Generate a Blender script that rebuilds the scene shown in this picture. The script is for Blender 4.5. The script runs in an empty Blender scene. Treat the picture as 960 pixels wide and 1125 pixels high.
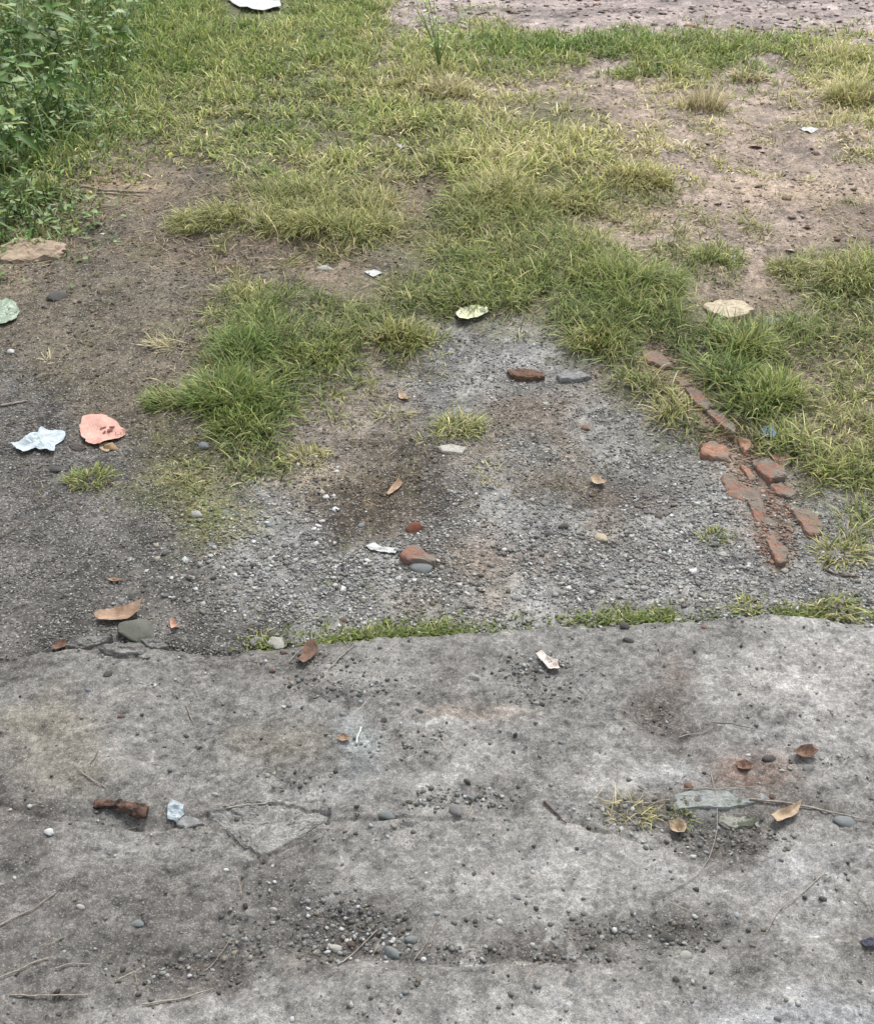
import bpy, bmesh, math, random
import numpy as np
from mathutils import Vector, Matrix

random.seed(7); R = np.random.RandomState(11)
S = bpy.context.scene
COL = S.collection
rad = math.radians

# ------------------------------------------------------------------ camera
CH, PITCH, FPX = 1.6, 35.0, 1335.0            # eye height, degrees down, focal length in photo pixels
cd = bpy.data.cameras.new('camera'); cam = bpy.data.objects.new('camera', cd); COL.objects.link(cam)
cam.location = (0, 0, CH); cam.rotation_euler = (rad(90 - PITCH), 0, 0)
cd.sensor_fit = 'VERTICAL'; cd.angle_y = 2 * math.atan(562.5 / FPX)
cd.clip_start = 0.02; cd.clip_end = 500
S.camera = cam

# ------------------------------------------------------------------ sky, sun, exposure
SUN_EL, SUN_AZ = 58.0, 20.0                    # azimuth clockwise from +Y (away from the camera)
w = bpy.data.worlds.new('World'); S.world = w; w.use_nodes = True
wn = w.node_tree; bg = wn.nodes['Background']
sky = wn.nodes.new('ShaderNodeTexSky'); sky.sky_type = 'NISHITA'; sky.sun_disc = False
sky.sun_elevation = rad(SUN_EL); sky.sun_rotation = rad(SUN_AZ)
sky.air_density = 1.0; sky.dust_density = 2.5
hs = wn.nodes.new('ShaderNodeHueSaturation'); hs.inputs['Saturation'].default_value = 0.22
wn.links.new(sky.outputs[0], hs.inputs['Color']); wn.links.new(hs.outputs[0], bg.inputs[0])
bg.inputs[1].default_value = 0.12
sd = bpy.data.lights.new('sun', 'SUN'); sun = bpy.data.objects.new('sun', sd); COL.objects.link(sun)
sd.energy = 1.5; sd.angle = rad(13); sd.color = (1.0, 0.975, 0.93)
sx, sy, sz = math.sin(rad(SUN_AZ)) * math.cos(rad(SUN_EL)), math.cos(rad(SUN_AZ)) * math.cos(rad(SUN_EL)), math.sin(rad(SUN_EL))
sun.rotation_euler = Vector((sx, sy, sz)).to_track_quat('Z', 'Y').to_euler()
sun.location = (2, 6, 8)
S.view_settings.view_transform = 'Standard'; S.view_settings.look = 'None'
S.view_settings.gamma = 1.0; S.view_settings.use_curve_mapping = False
S.view_settings.exposure = 1.3
K = 0.72                                        # photo tone (linear) -> surface colour

# ------------------------------------------------------------------ ground mapping
TP = rad(PITCH); CP, SP = math.cos(TP), math.sin(TP)
def P(px, py, z=0.0):
    xc = (px - 480) / FPX; yc = -(py - 562.5) / FPX
    dy = CP + yc * SP; dz = -SP + yc * CP
    t = (CH - z) / -dz
    return xc * t, dy * t
def inv(x, y):
    x = np.asarray(x, float); y = np.maximum(np.asarray(y, float), 0.12)
    f = y * CP + CH * SP; u = y * SP - CH * CP
    return 480 + FPX * x / f, 562.5 - FPX * u / f
def scale(py): return 0.512 * (py + 373)        # pixels per metre across, at a ground row

def lin(c):
    c = np.asarray(c, float) / 255.0
    return np.where(c <= .04045, c / 12.92, ((c + .055) / 1.055) ** 2.4)
def C(r, g, b, k=None): return lin((r, g, b)) * (K if k is None else k)

# ------------------------------------------------------------------ noise
def hsh(ix, iy, s):
    h = (ix.astype(np.int64) * 374761393 + iy.astype(np.int64) * 668265263 + s * 974634777) & 0xffffffff
    h = ((h ^ (h >> 13)) * 1274126177) & 0xffffffff
    h = ((h ^ (h >> 16)) * 2246822519) & 0xffffffff
    return ((h ^ (h >> 15)) & 0xffffff) / float(0xffffff)
def vn(x, y, s=0):
    x = np.asarray(x, float); y = np.asarray(y, float)
    ix = np.floor(x); iy = np.floor(y); fx = x - ix; fy = y - iy
    fx = fx * fx * (3 - 2 * fx); fy = fy * fy * (3 - 2 * fy)
    a = hsh(ix, iy, s); b = hsh(ix + 1, iy, s); c = hsh(ix, iy + 1, s); d = hsh(ix + 1, iy + 1, s)
    return (a + (b - a) * fx) * (1 - fy) + (c + (d - c) * fx) * fy
def fbm(x, y, f, o=4, s=0, g=.5):
    v = 0; a = 1; t = 0
    for i in range(o):
        c, q = math.cos(i * 1.3), math.sin(i * 1.3)
        v = v + a * vn((x * c - y * q) * f, (x * q + y * c) * f, s + i * 7); t += a; a *= g; f *= 2.03
    return v / t
def ss(a, b, x):
    t = np.clip((x - a) / (b - a), 0, 1); return t * t * (3 - 2 * t)

# ------------------------------------------------------------------ hand-read maps of the photograph, 40 px cells
def grid(rows, f=float):
    return np.array([[f(c) for c in r.replace(' ', '')[:24].ljust(24, r.strip()[-1])] for r in rows])
def samp(G, px, py, y0=0, cell=40.0):
    gx = np.clip(px / cell - .5, 0, G.shape[1] - 1.001); gy = np.clip((py - y0) / cell - .5, 0, G.shape[0] - 1.001)
    ix = gx.astype(int); iy = gy.astype(int); fx = gx - ix; fy = gy - iy
    if G.ndim == 3: fx = fx[..., None]; fy = fy[..., None]
    return (G[iy, ix] * (1 - fx) + G[iy, ix + 1] * fx) * (1 - fy) + (G[iy + 1, ix] * (1 - fx) + G[iy + 1, ix + 1] * fx) * fy
DENS = grid(['999998877862231000000001',
             '999998888877999999998899',
             '999988888877655434544469',
             '999888788888876665554458',
             '998655777766888887654345',
             '974333688873888886443333',
             '532224788863666644444322',
             '222111321134788885563378',
             '111112777677777889841466',
             '111123776676100688887766',
             '111124876432100058888755',
             '011136983333420001689855',
             '001112661122321000004788',
             '012344441011110000001466',
             '000033300000000000002157',
             '000012100001000000003114',
             '000001211010000000001113',
             '000000000000000000000000',
             '000000000000000000000000'])
YEL = grid(['111112222244444444444433',
            '111112233344211111112255',
            '111122333355655556653467',
            '111223333345566666776677',
            '112344334444566667766666',
            '224555544455456555555666',
            '245555555555444455455666',
            '322555555544333333333344',
            '333343333333433323333333',
            '444553222333444433222333',
            '444442112333444443322344',
            '444432222444555444412344',
            '444433333445444444433344',
            '333333355555444444443344',
            '333344444444333333333344',
            '333333333333333333333344'])
HGT = grid(['777776555553333333333333',
            '777765555554555555545444',
            '776554444445433233443336',
            '765444444455555544332234',
            '554333344444576554322223',
            '443222556664686443322222',
            '332222577763555544444222',
            '222111332224566663453356',
            '111112444555465578632354',
            '111122465544433566665544',
            '111123765333433345676534',
            '111124875333533334578643',
            '111122652222322222235555',
            '112221112222222222223344',
            '111111112222222222222244',
            '111122222222222222222233'])
GP = {'D': (106, 98, 85), 'B': (94, 87, 77), 'G': (140, 139, 136), 'g': (104, 101, 97), 'S': (168, 151, 138),
      'T': (166, 152, 147), 'M': (98, 98, 68), 'P': (130, 122, 112), 'd': (128, 115, 98)}
GL = ['MMMMMMMMMMTTTTTTTTTTTTTT',
      'MMMMMMMMMTTTTTTTTTTTTTTT',
      'MMMMMMMMMMMdSSSSSSSSSSSS',
      'MMMMMMMMMMMMMMMMdSSSSSSS',
      'MMdddDMMdMMMMMMMMdSSSSSS',
      'MMdddDDDMMddMMMMdSSSSSSS',
      'DDDDDDDDDDMMMMddSSSSSSSd',
      'dDDDDDDDddDMMMMMSddSSdMM',
      'DDDDDDDDDMMMMMMMMMddddMM',
      'DDDDDDDDDDDPGGGMMMMMMddd',
      'gDDDDDDDDPPGGGGGPMMMMddd',
      'ggDDDDDPPPPPGPPPGGMMdddd',
      'ggggMMDDPPDBPPGPGGGPMMdd',
      'ggggMMgGPBBBGGPBBGGGGPMG',
      'gggggMGGGBBGGPGGPGGGGGGG',
      'ggggggGGGGGGPPGGGGGGGGGG',
      'ggggggGGGGGPGPGGGGGGGGGG',
      'ggggggggGGGGGGGGGGGGGGGG']
GCOL = np.array([[C(*GP[c]) for c in r] for r in GL])
GSTN = np.array([[{'D': 3.5, 'B': 1.5, 'G': 9, 'g': 8, 'S': 1.2, 'T': 3, 'M': 1.5, 'P': 5, 'd': 2.5}[c] for c in r] for r in GL])
GSIZ = np.array([[{'D': .6, 'B': .6, 'G': 1.0, 'g': .62, 'S': .7, 'T': 1, 'M': .7, 'P': .8, 'd': .7}[c] for c in r] for r in GL])
SPAL = {'L': (166, 164, 161), 'm': (147, 145, 141), 'd': (123, 120, 116), 'k': (104, 99, 94), 'w': (140, 136, 126),
        'r': (136, 126, 119), 'b': (154, 157, 157), 'h': (174, 175, 176)}
SL = ['kkddddddddmmmmmmmmmmmmLL',
      'dmmmmddddmmmdmmLmmrmmLLL',
      'mwmmmmmmmmmmdLmmmrmmLLLL',
      'wwwmmmwwwbmmLLmmLmkLLLLL',
      'dwwmmmmmmbmmmmmmLLLrrrmm',
      'kdmmddmLLmmmmmmmmkkbdddm',
      'ddmmmmmddmmmmmmLLLLkkLLL',
      'dddddddddmmmmLLLLLLLmLLm',
      'ddddddddddkmmmmmmmkdmLLm',
      'ddddddddkkkdddkkkmmmdmmd',
      'dddddkkmmmmmmmmLmmmmmLmm',
      'dddmmmLLmmLLLLLLLLLhhhhh']
SCOL = np.array([[C(*SPAL[c]) for c in r] for r in SL])

def warp(x, y, px, py, a=16):
    return (px + a * 2 * (fbm(x, y, 6, 3, 31) - .5) + a * .8 * (vn(x * 35, y * 35, 3) - .5),
            py + a * 1.5 * (fbm(x, y, 6, 3, 57) - .5) + a * .6 * (vn(x * 35, y * 35, 5) - .5))

# far edge of the slab, as points of the photograph
EDGE_PX = [(-700, 760), (-250, 742), (0, 727), (40, 720), (75, 714), (110, 708), (150, 704), (190, 712), (235, 718), (290, 712), (345, 706), (400, 701),
           (450, 698), (500, 697), (550, 693), (600, 689), (645, 687), (700, 684), (760, 680), (800, 678), (840, 676),
           (880, 678), (920, 683), (960, 686), (1200, 690), (1700, 700)]
EW = np.array([P(*p, z=.02) for p in EDGE_PX])
def edge_y(x):
    return np.interp(x, EW[:, 0], EW[:, 1]) + .010 * (fbm(np.asarray(x, float), 0, 14, 3, 91) - .5) + .004 * (vn(np.asarray(x) * 140, 0, 3) - .5)

def seg_dist(x, y, pts):
    d = np.full(np.shape(x), 1e9)
    for (ax, ay), (bx, by) in zip(pts[:-1], pts[1:]):
        vx, vy = bx - ax, by - ay; t = np.clip(((x - ax) * vx + (y - ay) * vy) / (vx * vx + vy * vy + 1e-12), 0, 1)
        d = np.minimum(d, np.hypot(x - ax - t * vx, y - ay - t * vy))
    return d
def wpts(l, z=0): return [P(a, b, z) for a, b in l]

BROW = [(712, 402), (755, 432), (800, 478), (815, 510), (845, 530), (855, 612)]
def blob(px, py, cx, cy, rx, ry, soft=.6):
    d = np.sqrt(((px - cx) / rx) ** 2 + ((py - cy) / ry) ** 2)
    return 1 - ss(1 - soft, 1 + soft, d)

def gdens(x, y):
    px, py = inv(x, y); px, py = warp(x, y, px, py)
    d = samp(DENS, px, py) / 9.0
    d = d * (y > edge_y(x))
    return d, px, py

# ground height
def gz(x, y):
    x = np.asarray(x, float); y = np.asarray(y, float)
    px, py = inv(x, y); wx, wy = warp(x, y, px, py, 14)
    d = samp(DENS, wx, wy) / 9.0
    z = .030 * (fbm(x, y, 1.6, 3, 5) - .5) + .016 * (fbm(x, y, 8, 3, 8) - .5)
    z = z + .030 * ss(.35, .9, d) * (.5 + fbm(x, y, 4, 2, 9)) * np.clip((y - 1.9) / 1.5, 0, 1)
    fine = np.clip(1.6 - y / 6, .15, 1)
    z = z + fine * (.006 * (fbm(x, y, 40, 3, 12) - .5) + .004 * (fbm(x, y, 130, 2, 17) - .5))
    z = z - .014 * blob(px, py, 690, 548, 70, 25) - .016 * blob(px, py, 440, 560, 90, 30) - .008 * blob(px, py, 560, 620, 60, 35)
    z = z + .012 * blob(px, py, 350, 532, 40, 12)
    t = ss(3.2, 1.9, y)                                    # settles to level beside the slab
    z = z * (1 - .55 * t) + .004
    return z

CRACKS = [[(228, 900), (232, 912), (243, 918), (262, 932), (288, 952)], [(288, 952), (318, 940), (342, 926), (362, 918), (362, 898)],
          [(288, 952), (268, 962), (263, 990), (268, 1030), (262, 1060)], [(362, 900), (300, 889), (262, 892), (228, 900)],
          [(-60, 868), (0, 885), (30, 898), (60, 905), (110, 912), (180, 915), (228, 900)],
          [(362, 908), (430, 902), (520, 907), (570, 908), (620, 905), (665, 918), (705, 930)],
          [(470, 1075), (560, 1063), (640, 1062), (700, 1068)],
          [(100, 722), (140, 727), (160, 721)], [(60, 712), (100, 715), (150, 718)]]
CW = [wpts(c, .01) for c in CRACKS]
LEDGE = [(-900, 1330), (-100, 1160), (100, 1130), (200, 1108), (290, 1092), (400, 1073), (500, 1076), (600, 1070), (700, 1072), (760, 1060), (860, 1045), (960, 1035), (1200, 1030), (1700, 1040)]
LW = np.array(wpts(LEDGE)); 
PLATE = [(-900, 880), (-100, 870), (30, 900), (180, 916), (300, 910), (430, 906), (520, 910), (600, 906), (660, 922), (700, 932), (760, 950), (800, 968), (840, 940), (900, 930), (960, 925), (1200, 920), (1700, 925)]
PW = np.array(wpts(PLATE, .01))
FRAG = [(230, 900), (262, 892), (300, 888), (340, 892), (363, 898), (361, 914), (342, 924), (318, 938), (288, 951), (262, 932), (243, 916)]

def slab_z(x, y):
    x = np.asarray(x, float); y = np.asarray(y, float)
    z = .020 + .012 * (fbm(x, y, 2.5, 3, 21) - .5) + .009 * (fbm(x, y, 11, 3, 25) - .5)
    rough = .4 + 1.1 * fbm(x, y, 3, 2, 77)
    z = z + rough * (.0050 * (fbm(x, y, 38, 3, 28) - .5) + .0042 * (fbm(x, y, 120, 3, 29) - .5))
    wob = .012 * (fbm(x, y, 14, 3, 33) - .5)
    # step at the near ledge: what lies nearer stands higher
    ly = np.interp(x, LW[:, 0], LW[:, 1]) + wob
    z = z + .011 * ss(.022, -.030, y - ly) - .003 * ss(.09, 0, y - ly) * (y > ly)
    py_ = np.interp(x, PW[:, 0], PW[:, 1]) + wob * 1.4
    z = z + .005 * ss(.006, -.008, y - py_) * (.2 + fbm(x, y, 5, 2, 35))
    z = z - .004 * ss(.028, 0, np.abs(y - py_ - .010)) * ss(.35, .6, fbm(x, y, 6, 2, 36))
    flake = fbm(x, y, 22, 4, 37); z = z + .0028 * ss(.49, .515, flake) + .0022 * ss(.56, .58, fbm(x, y, 34, 3, 38))
    for i, c in enumerate(CW):
        m = (x > min(p[0] for p in c) - .06) & (x < max(p[0] for p in c) + .06) & (y > min(p[1] for p in c) - .06) & (y < max(p[1] for p in c) + .06)
        if m.any():
            xx, yy = x[m], y[m]
            d = seg_dist(xx + .010 * (fbm(xx, yy, 45, 2, 41) - .5), yy + .010 * (fbm(xx, yy, 45, 2, 43) - .5), c)
            wd = .0012 + .0032 * vn(xx * 30, yy * 30, 44)
            z = np.array(z); z[m] = z[m] - .0055 * ss(wd * 1.7, wd * .3, d) * (.35 + .9 * vn(xx * 22, yy * 22, 46))
    px, py = inv(x, y)
    z = z - .010 * blob(px, py, 375, 1035, 60, 30) - .010 * blob(px, py, 790, 925, 70, 26) - .006 * blob(px, py, 720, 1040, 60, 22) - .006 * blob(px, py, 190, 1075, 70, 22)
    z = z - .006 * blob(px, py, 720, 790, 32, 20) - .005 * blob(px, py, 690, 895, 50, 16)
    z = z - .006 * ss(.03, 0, edge_y(x) - y)
    pit = vn(x * 190, y * 190, 61); z = z - .0022 * ss(.86, .97, pit)
    return z
def sz_at(x, y): return float(slab_z(np.array([float(x)]), np.array([float(y)]))[0])
def gz_at(x, y): return float(gz(np.array([float(x)]), np.array([float(y)]))[0])
def top(x, y): return sz_at(x, y) if y < float(edge_y(np.array([x]))[0]) else gz_at(x, y)

# ------------------------------------------------------------------ materials
def nt(name, rough=.9, spec=.25):
    m = bpy.data.materials.new(name); m.use_nodes = True
    b = m.node_tree.nodes['Principled BSDF']; b.inputs['Roughness'].default_value = rough
    b.inputs['Specular IOR Level'].default_value = spec
    return m, m.node_tree, b
def noise(t, scale, detail=4, rough=.6, vec=None):
    n = t.nodes.new('ShaderNodeTexNoise'); n.inputs['Scale'].default_value = scale
    n.inputs['Detail'].default_value = detail; n.inputs['Roughness'].default_value = rough
    if vec: t.links.new(vec, n.inputs['Vector'])
    return n
def ramp(t, a, b, v0=0., v1=1.):
    r = t.nodes.new('ShaderNodeMapRange'); r.inputs['From Min'].default_value = a; r.inputs['From Max'].default_value = b
    r.inputs['To Min'].default_value = v0; r.inputs['To Max'].default_value = v1
    return r
def mixc(t, mode='MIX', fac=1.0):
    m = t.nodes.new('ShaderNodeMix'); m.data_type = 'RGBA'; m.blend_type = mode; m.inputs[0].default_value = fac; return m
def earth(name, grain, gscale, bump, fleck=0.0):
    """vertex colour x fine grain, with real fine relief"""
    m, t, b = nt(name, .93, .2)
    tc = t.nodes.new('ShaderNodeTexCoord'); at = t.nodes.new('ShaderNodeVertexColor'); at.layer_name = 'col'
    n1 = noise(t, gscale, 6, .75, tc.outputs['Object']); r1 = ramp(t, .3, .7, 1 - grain, 1 + grain); t.links.new(n1.outputs[0], r1.inputs[0])
    n2 = noise(t, gscale * 4.1, 3, .7, tc.outputs['Object']); r2 = ramp(t, .32, .68, 1 - grain * 1.1, 1 + grain * 1.1); t.links.new(n2.outputs[0], r2.inputs[0])
    mu = t.nodes.new('ShaderNodeMath'); mu.operation = 'MULTIPLY'; t.links.new(r1.outputs[0], mu.inputs[0]); t.links.new(r2.outputs[0], mu.inputs[1])
    for sc_, lo, hi, am in ((22, .50, .54, .08), (58, .50, .535, .12), (110, .54, .58, .12)):
        n4 = noise(t, sc_, 9, .68, tc.outputs['Object']); r4 = ramp(t, lo, hi, 1 - am, 1 + am * .7); t.links.new(n4.outputs[0], r4.inputs[0])
        m4 = t.nodes.new('ShaderNodeMath'); m4.operation = 'MULTIPLY'; t.links.new(mu.outputs[0], m4.inputs[0]); t.links.new(r4.outputs[0], m4.inputs[1]); mu = m4
    mx = mixc(t, 'MULTIPLY'); t.links.new(at.outputs[0], mx.inputs[6]); t.links.new(mu.outputs[0], mx.inputs[7])
    out = mx.outputs[2]
    if fleck:
        v = t.nodes.new('ShaderNodeTexVoronoi'); v.inputs['Scale'].default_value = gscale * 2.6; t.links.new(tc.outputs['Object'], v.inputs['Vector'])
        sp = t.nodes.new('ShaderNodeSeparateColor'); t.links.new(v.outputs['Color'], sp.inputs[0])
        rr = ramp(t, .86, 1.0, 0, fleck); t.links.new(sp.outputs[0], rr.inputs[0])
        m2 = mixc(t); t.links.new(rr.outputs[0], m2.inputs[0]); t.links.new(out, m2.inputs[6]); m2.inputs[7].default_value = (.42, .41, .40, 1)
        rk = ramp(t, .88, .99, 0, fleck * .8); t.links.new(sp.outputs[1], rk.inputs[0])
        m3 = mixc(t); t.links.new(rk.outputs[0], m3.inputs[0]); t.links.new(m2.outputs[2], m3.inputs[6]); m3.inputs[7].default_value = (.05, .048, .047, 1)
        out = m3.outputs[2]
    t.links.new(out, b.inputs['Base Color'])
    bp = t.nodes.new('ShaderNodeBump'); bp.inputs['Strength'].default_value = bump; bp.inputs['Distance'].default_value = .004
    t.links.new(n1.outputs[0], bp.inputs['Height']); t.links.new(bp.outputs[0], b.inputs['Normal'])
    return m
M_GROUND = earth('soil_and_gravel', .50, 120, 1.0, .6)
M_SLAB = earth('weathered_concrete', .42, 190, 1.0, .42)
def vcol(name, rough=.8, grain=.2, gscale=200, transl=0, spec=.2):
    m, t, b = nt(name, rough, spec)
    at = t.nodes.new('ShaderNodeVertexColor'); at.layer_name = 'col'
    out = at.outputs[0]
    if grain:
        tc = t.nodes.new('ShaderNodeTexCoord')
        n = noise(t, gscale, 3, .6, tc.outputs['Object']); r = ramp(t, .3, .7, 1 - grain, 1 + grain); t.links.new(n.outputs[0], r.inputs[0])
        mx = mixc(t, 'MULTIPLY'); t.links.new(out, mx.inputs[6]); t.links.new(r.outputs[0], mx.inputs[7]); out = mx.outputs[2]
    t.links.new(out, b.inputs['Base Color'])
    if transl:
        tr = t.nodes.new('ShaderNodeBsdfTranslucent'); t.links.new(out, tr.inputs[0])
        ms = t.nodes.new('ShaderNodeMixShader'); ms.inputs[0].default_value = transl
        t.links.new(b.outputs[0], ms.inputs[1]); t.links.new(tr.outputs[0], ms.inputs[2])
        t.links.new(ms.outputs[0], t.nodes['Material Output'].inputs['Surface'])
    return m
M_STONE = vcol('gravel_stone', .85, .22, 300)
M_GRASS = vcol('grass_blade', .55, 0, 0, .35, .35)
M_STRAW = vcol('dead_straw', .8, 0, 0, .15, .2)
def spot(name, c1, c2, scale=60, rough=.85, bump=.5, c3=None, t3=.65, transl=0, spec=.25, dist=.003):
    """two-tone noisy surface with an optional third tone in patches"""
    m, t, b = nt(name, rough, spec); tc = t.nodes.new('ShaderNodeTexCoord')
    n = noise(t, scale, 5, .65, tc.outputs['Object']); r = ramp(t, .35, .65); t.links.new(n.outputs[0], r.inputs[0])
    mx = mixc(t); t.links.new(r.outputs[0], mx.inputs[0]); mx.inputs[6].default_value = (*c1, 1); mx.inputs[7].default_value = (*c2, 1)
    out = mx.outputs[2]
    if c3 is not None:
        n3 = noise(t, scale * .45, 4, .7, tc.outputs['Object']); r3 = ramp(t, t3 - .05, t3 + .05); t.links.new(n3.outputs[0], r3.inputs[0])
        m3 = mixc(t); t.links.new(r3.outputs[0], m3.inputs[0]); t.links.new(out, m3.inputs[6]); m3.inputs[7].default_value = (*c3, 1); out = m3.outputs[2]
    t.links.new(out, b.inputs['Base Color'])
    nf = noise(t, scale * 3, 4, .7, tc.outputs['Object'])
    bp = t.nodes.new('ShaderNodeBump'); bp.inputs['Strength'].default_value = bump; bp.inputs['Distance'].default_value = dist
    t.links.new(nf.outputs[0], bp.inputs['Height']); t.links.new(bp.outputs[0], b.inputs['Normal'])
    if transl:
        tr = t.nodes.new('ShaderNodeBsdfTranslucent'); t.links.new(out, tr.inputs[0])
        ms = t.nodes.new('ShaderNodeMixShader'); ms.inputs[0].default_value = transl
        t.links.new(b.outputs[0], ms.inputs[1]); t.links.new(tr.outputs[0], ms.inputs[2]); t.links.new(ms.outputs[0], t.nodes['Material Output'].inputs['Surface'])
    return m
GREY = spot('grey_stone', C(150, 150, 150), C(108, 107, 105), 90, c3=C(85, 83, 78))
GREYB = spot('blue_grey_stone', C(142, 147, 147), C(112, 116, 116), 110, .8)
PALE = spot('pale_stone', C(190, 188, 180), C(158, 155, 146), 90)
DARK = spot('dark_stone', C(96, 95, 92), C(74, 72, 69), 90)
MOSSY = spot('mossy_stone', C(170, 170, 160), C(124, 125, 116), 120, c3=C(96, 100, 86), t3=.52, bump=1)
BEIGE = spot('beige_stone', C(202, 190, 165), C(172, 160, 138), 60, c3=C(140, 128, 108))
BRICK = spot('old_brick', C(152, 112, 96), C(126, 96, 84), 60, .92, 1, C(132, 122, 112), .50)
BRICKO = spot('orange_brick', C(176, 136, 114), C(150, 110, 92), 60, .92, 1, C(146, 130, 118), .53)
BRICKD = spot('dull_brick', C(152, 120, 104), C(130, 106, 94), 60, .92, 1, C(130, 118, 107), .50)
RUST = spot('rust_brown', C(140, 112, 98), C(98, 76, 66), 90, .95, 1, C(58, 50, 46), .58, dist=.008)
LEAFT = spot('tan_dead_leaf', C(194, 166, 142), C(150, 120, 98), 50, .7, .5, transl=.15)
LEAFB = spot('brown_dead_leaf', C(140, 108, 90), C(100, 80, 70), 70, .7, .5, transl=.1)
LEAFP = spot('pale_dead_leaf', C(205, 185, 160), C(178, 152, 124), 50, .7, .4, transl=.15)
PINK = spot('salmon_paper', C(230, 186, 172), C(212, 160, 146), 55, .7, .3, C(180, 130, 118), .70, transl=.15)
WHITE = spot('white_plastic', C(228, 230, 228), C(200, 203, 202), 60, .5, .3, transl=.2)
BLUEP = spot('pale_blue_tissue', C(222, 232, 236), C(196, 208, 216), 60, .85, .4, C(120, 126, 128), .78, transl=.2)
BLUES = spot('blue_plastic', C(88, 138, 196), C(150, 185, 215), 70, .45, .3)
GREENP = spot('pale_green_plastic', C(150, 168, 145), C(112, 130, 106), 70, .35, .3, C(178, 190, 172), .6, spec=.5)
CREAM = spot('cream_wrapper', C(226, 226, 178), C(205, 208, 188), 60, .5, .3, C(168, 172, 110), .62)
TWIG = spot('dry_twig', C(180, 172, 160), C(140, 130, 118), 120, .9, .5)
TWIGD = spot('dark_twig', C(110, 92, 80), C(84, 70, 62), 120, .9, .5)
YELLOW = spot('yellow_fruit', C(218, 208, 110), C(195, 178, 80), 80, .6, .2)
LEAFG = vcol('weed_leaf', .5, .15, 60, .3, .4)
M_CHIP = spot('slab_chip', C(170, 168, 164), C(132, 129, 125), 190, .93, 1, C(150, 147, 143), .5)

# ------------------------------------------------------------------ mesh helpers
def np_mesh(name, V, F, col=None, mat=None, smooth=False):
    """V (n,3), F (m,3 or 4) ints; col (n,3)"""
    me = bpy.data.meshes.new(name); V = np.ascontiguousarray(V, dtype=np.float32); F = np.asarray(F, dtype=np.int32); k = F.shape[1]
    me.vertices.add(len(V)); me.vertices.foreach_set('co', V.ravel())
    me.loops.add(F.size); me.loops.foreach_set('vertex_index', F.ravel())
    me.polygons.add(len(F)); me.polygons.foreach_set('loop_start', np.arange(0, F.size, k, dtype=np.int32))
    if col is not None:
        a = me.color_attributes.new('col', 'FLOAT_COLOR', 'POINT')
        a.data.foreach_set('color', np.c_[np.clip(col, 0, 1), np.ones(len(V))].astype(np.float32).ravel())
    if smooth: me.polygons.foreach_set('use_smooth', np.ones(len(F), dtype=bool))
    me.update(calc_edges=True)
    if mat: me.materials.append(mat)
    return me
def link(name, me, parent=None, loc=(0, 0, 0)):
    o = bpy.data.objects.new(name, me); COL.objects.link(o); o.location = loc
    if parent: o.parent = parent
    return o
def tag(o, label=None, cat=None, group=None, kind=None):
    if label: o['label'] = label
    if cat: o['category'] = cat
    if group: o['group'] = group
    if kind: o['kind'] = kind
    return o

def axis_pts(segs):
    """segs: list of (end, step) from start"""
    out = [segs[0]]
    for end, step in segs[1:]:
        n = max(1, int(round(abs(end - out[-1]) / step))); out += list(np.linspace(out[-1], end, n + 1)[1:])
    return np.array(out)

# ------------------------------------------------------------------ ground sheet
gx = axis_pts([-70, (-12, 6), (-4.2, .25), (-2.4, .04), (-1.35, .016), (1.35, .0095), (2.4, .016), (4.2, .04), (12, .25), (70, 6)])
gy = axis_pts([-70, (-6, 8), (-.5, .5), (1.7, .2), (1.78, .04), (2.7, .0085), (4.2, .013), (8.2, .024), (14, .3), (90, 6)])
X, Y = np.meshgrid(gx, gy); x = X.ravel(); y = Y.ravel()
Z = gz(x, y); far = (np.abs(x) > 6) | (y > 9) | (y < 0); Z[far] = Z[far] * .6
Z = Z - .05 * ss(.03, -.05, y - edge_y(x))
px, py = inv(x, y); wx, wy = warp(x, y, px, py, 20)
col = samp(GCOL, wx, wy)
def addc(col, m, c, k): m = (m * k)[..., None]; return col * (1 - m) + np.array(c) * m
n1 = fbm(x, y, 9, 4, 100); n2 = fbm(x, y, 45, 3, 110)
for cx, cy, rx, ry, c, k in [(690, 548, 55, 18, (98, 86, 76), .75), (580, 448, 40, 14, (134, 114, 100), .35), (350, 530, 42, 14, (160, 148, 128), .7),
                             (440, 548, 95, 26, (92, 83, 71), .8), (420, 575, 60, 22, (106, 95, 82), .7), (565, 610, 55, 24, (128, 112, 98), .6), (560, 340, 60, 10, (128, 112, 90), .5),
                             (545, 380, 60, 22, (150, 150, 148), .5), (250, 575, 40, 24, (122, 124, 76), .75), (190, 540, 60, 20, (110, 112, 72), .6),
                             (880, 215, 90, 12, (196, 174, 150), .45), (700, 240, 40, 12, (190, 168, 138), .6), (935, 240, 45, 22, (118, 104, 92), .7),
                             (600, 395, 50, 18, (158, 158, 156), .5), (560, 590, 40, 20, (150, 150, 150), .5), (590, 560, 60, 18, (152, 154, 154), .5),
                             (740, 470, 70, 40, (128, 126, 118), .5), (235, 275, 90, 22, (122, 106, 92), .6), (130, 206, 45, 6, (178, 156, 130), .7), (330, 262, 60, 14, (130, 112, 92), .5),
                             (810, 440, 30, 50, (120, 92, 78), .35), (720, 425, 40, 30, (128, 122, 104), .4), (840, 570, 30, 30, (140, 115, 98), .45), (700, 650, 200, 14, (146, 145, 142), .4)]:
    b = blob(px + 30 * (n1 - .5), py + 22 * (n1 - .5), cx, cy, rx, ry, .7); col = addc(col, b, C(*c), k)
bm_ = ss(24, 8, seg_dist(px, py, BROW) + 14 * (n2 - .5)); col = addc(col, bm_, C(142, 116, 100), .75)
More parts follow.
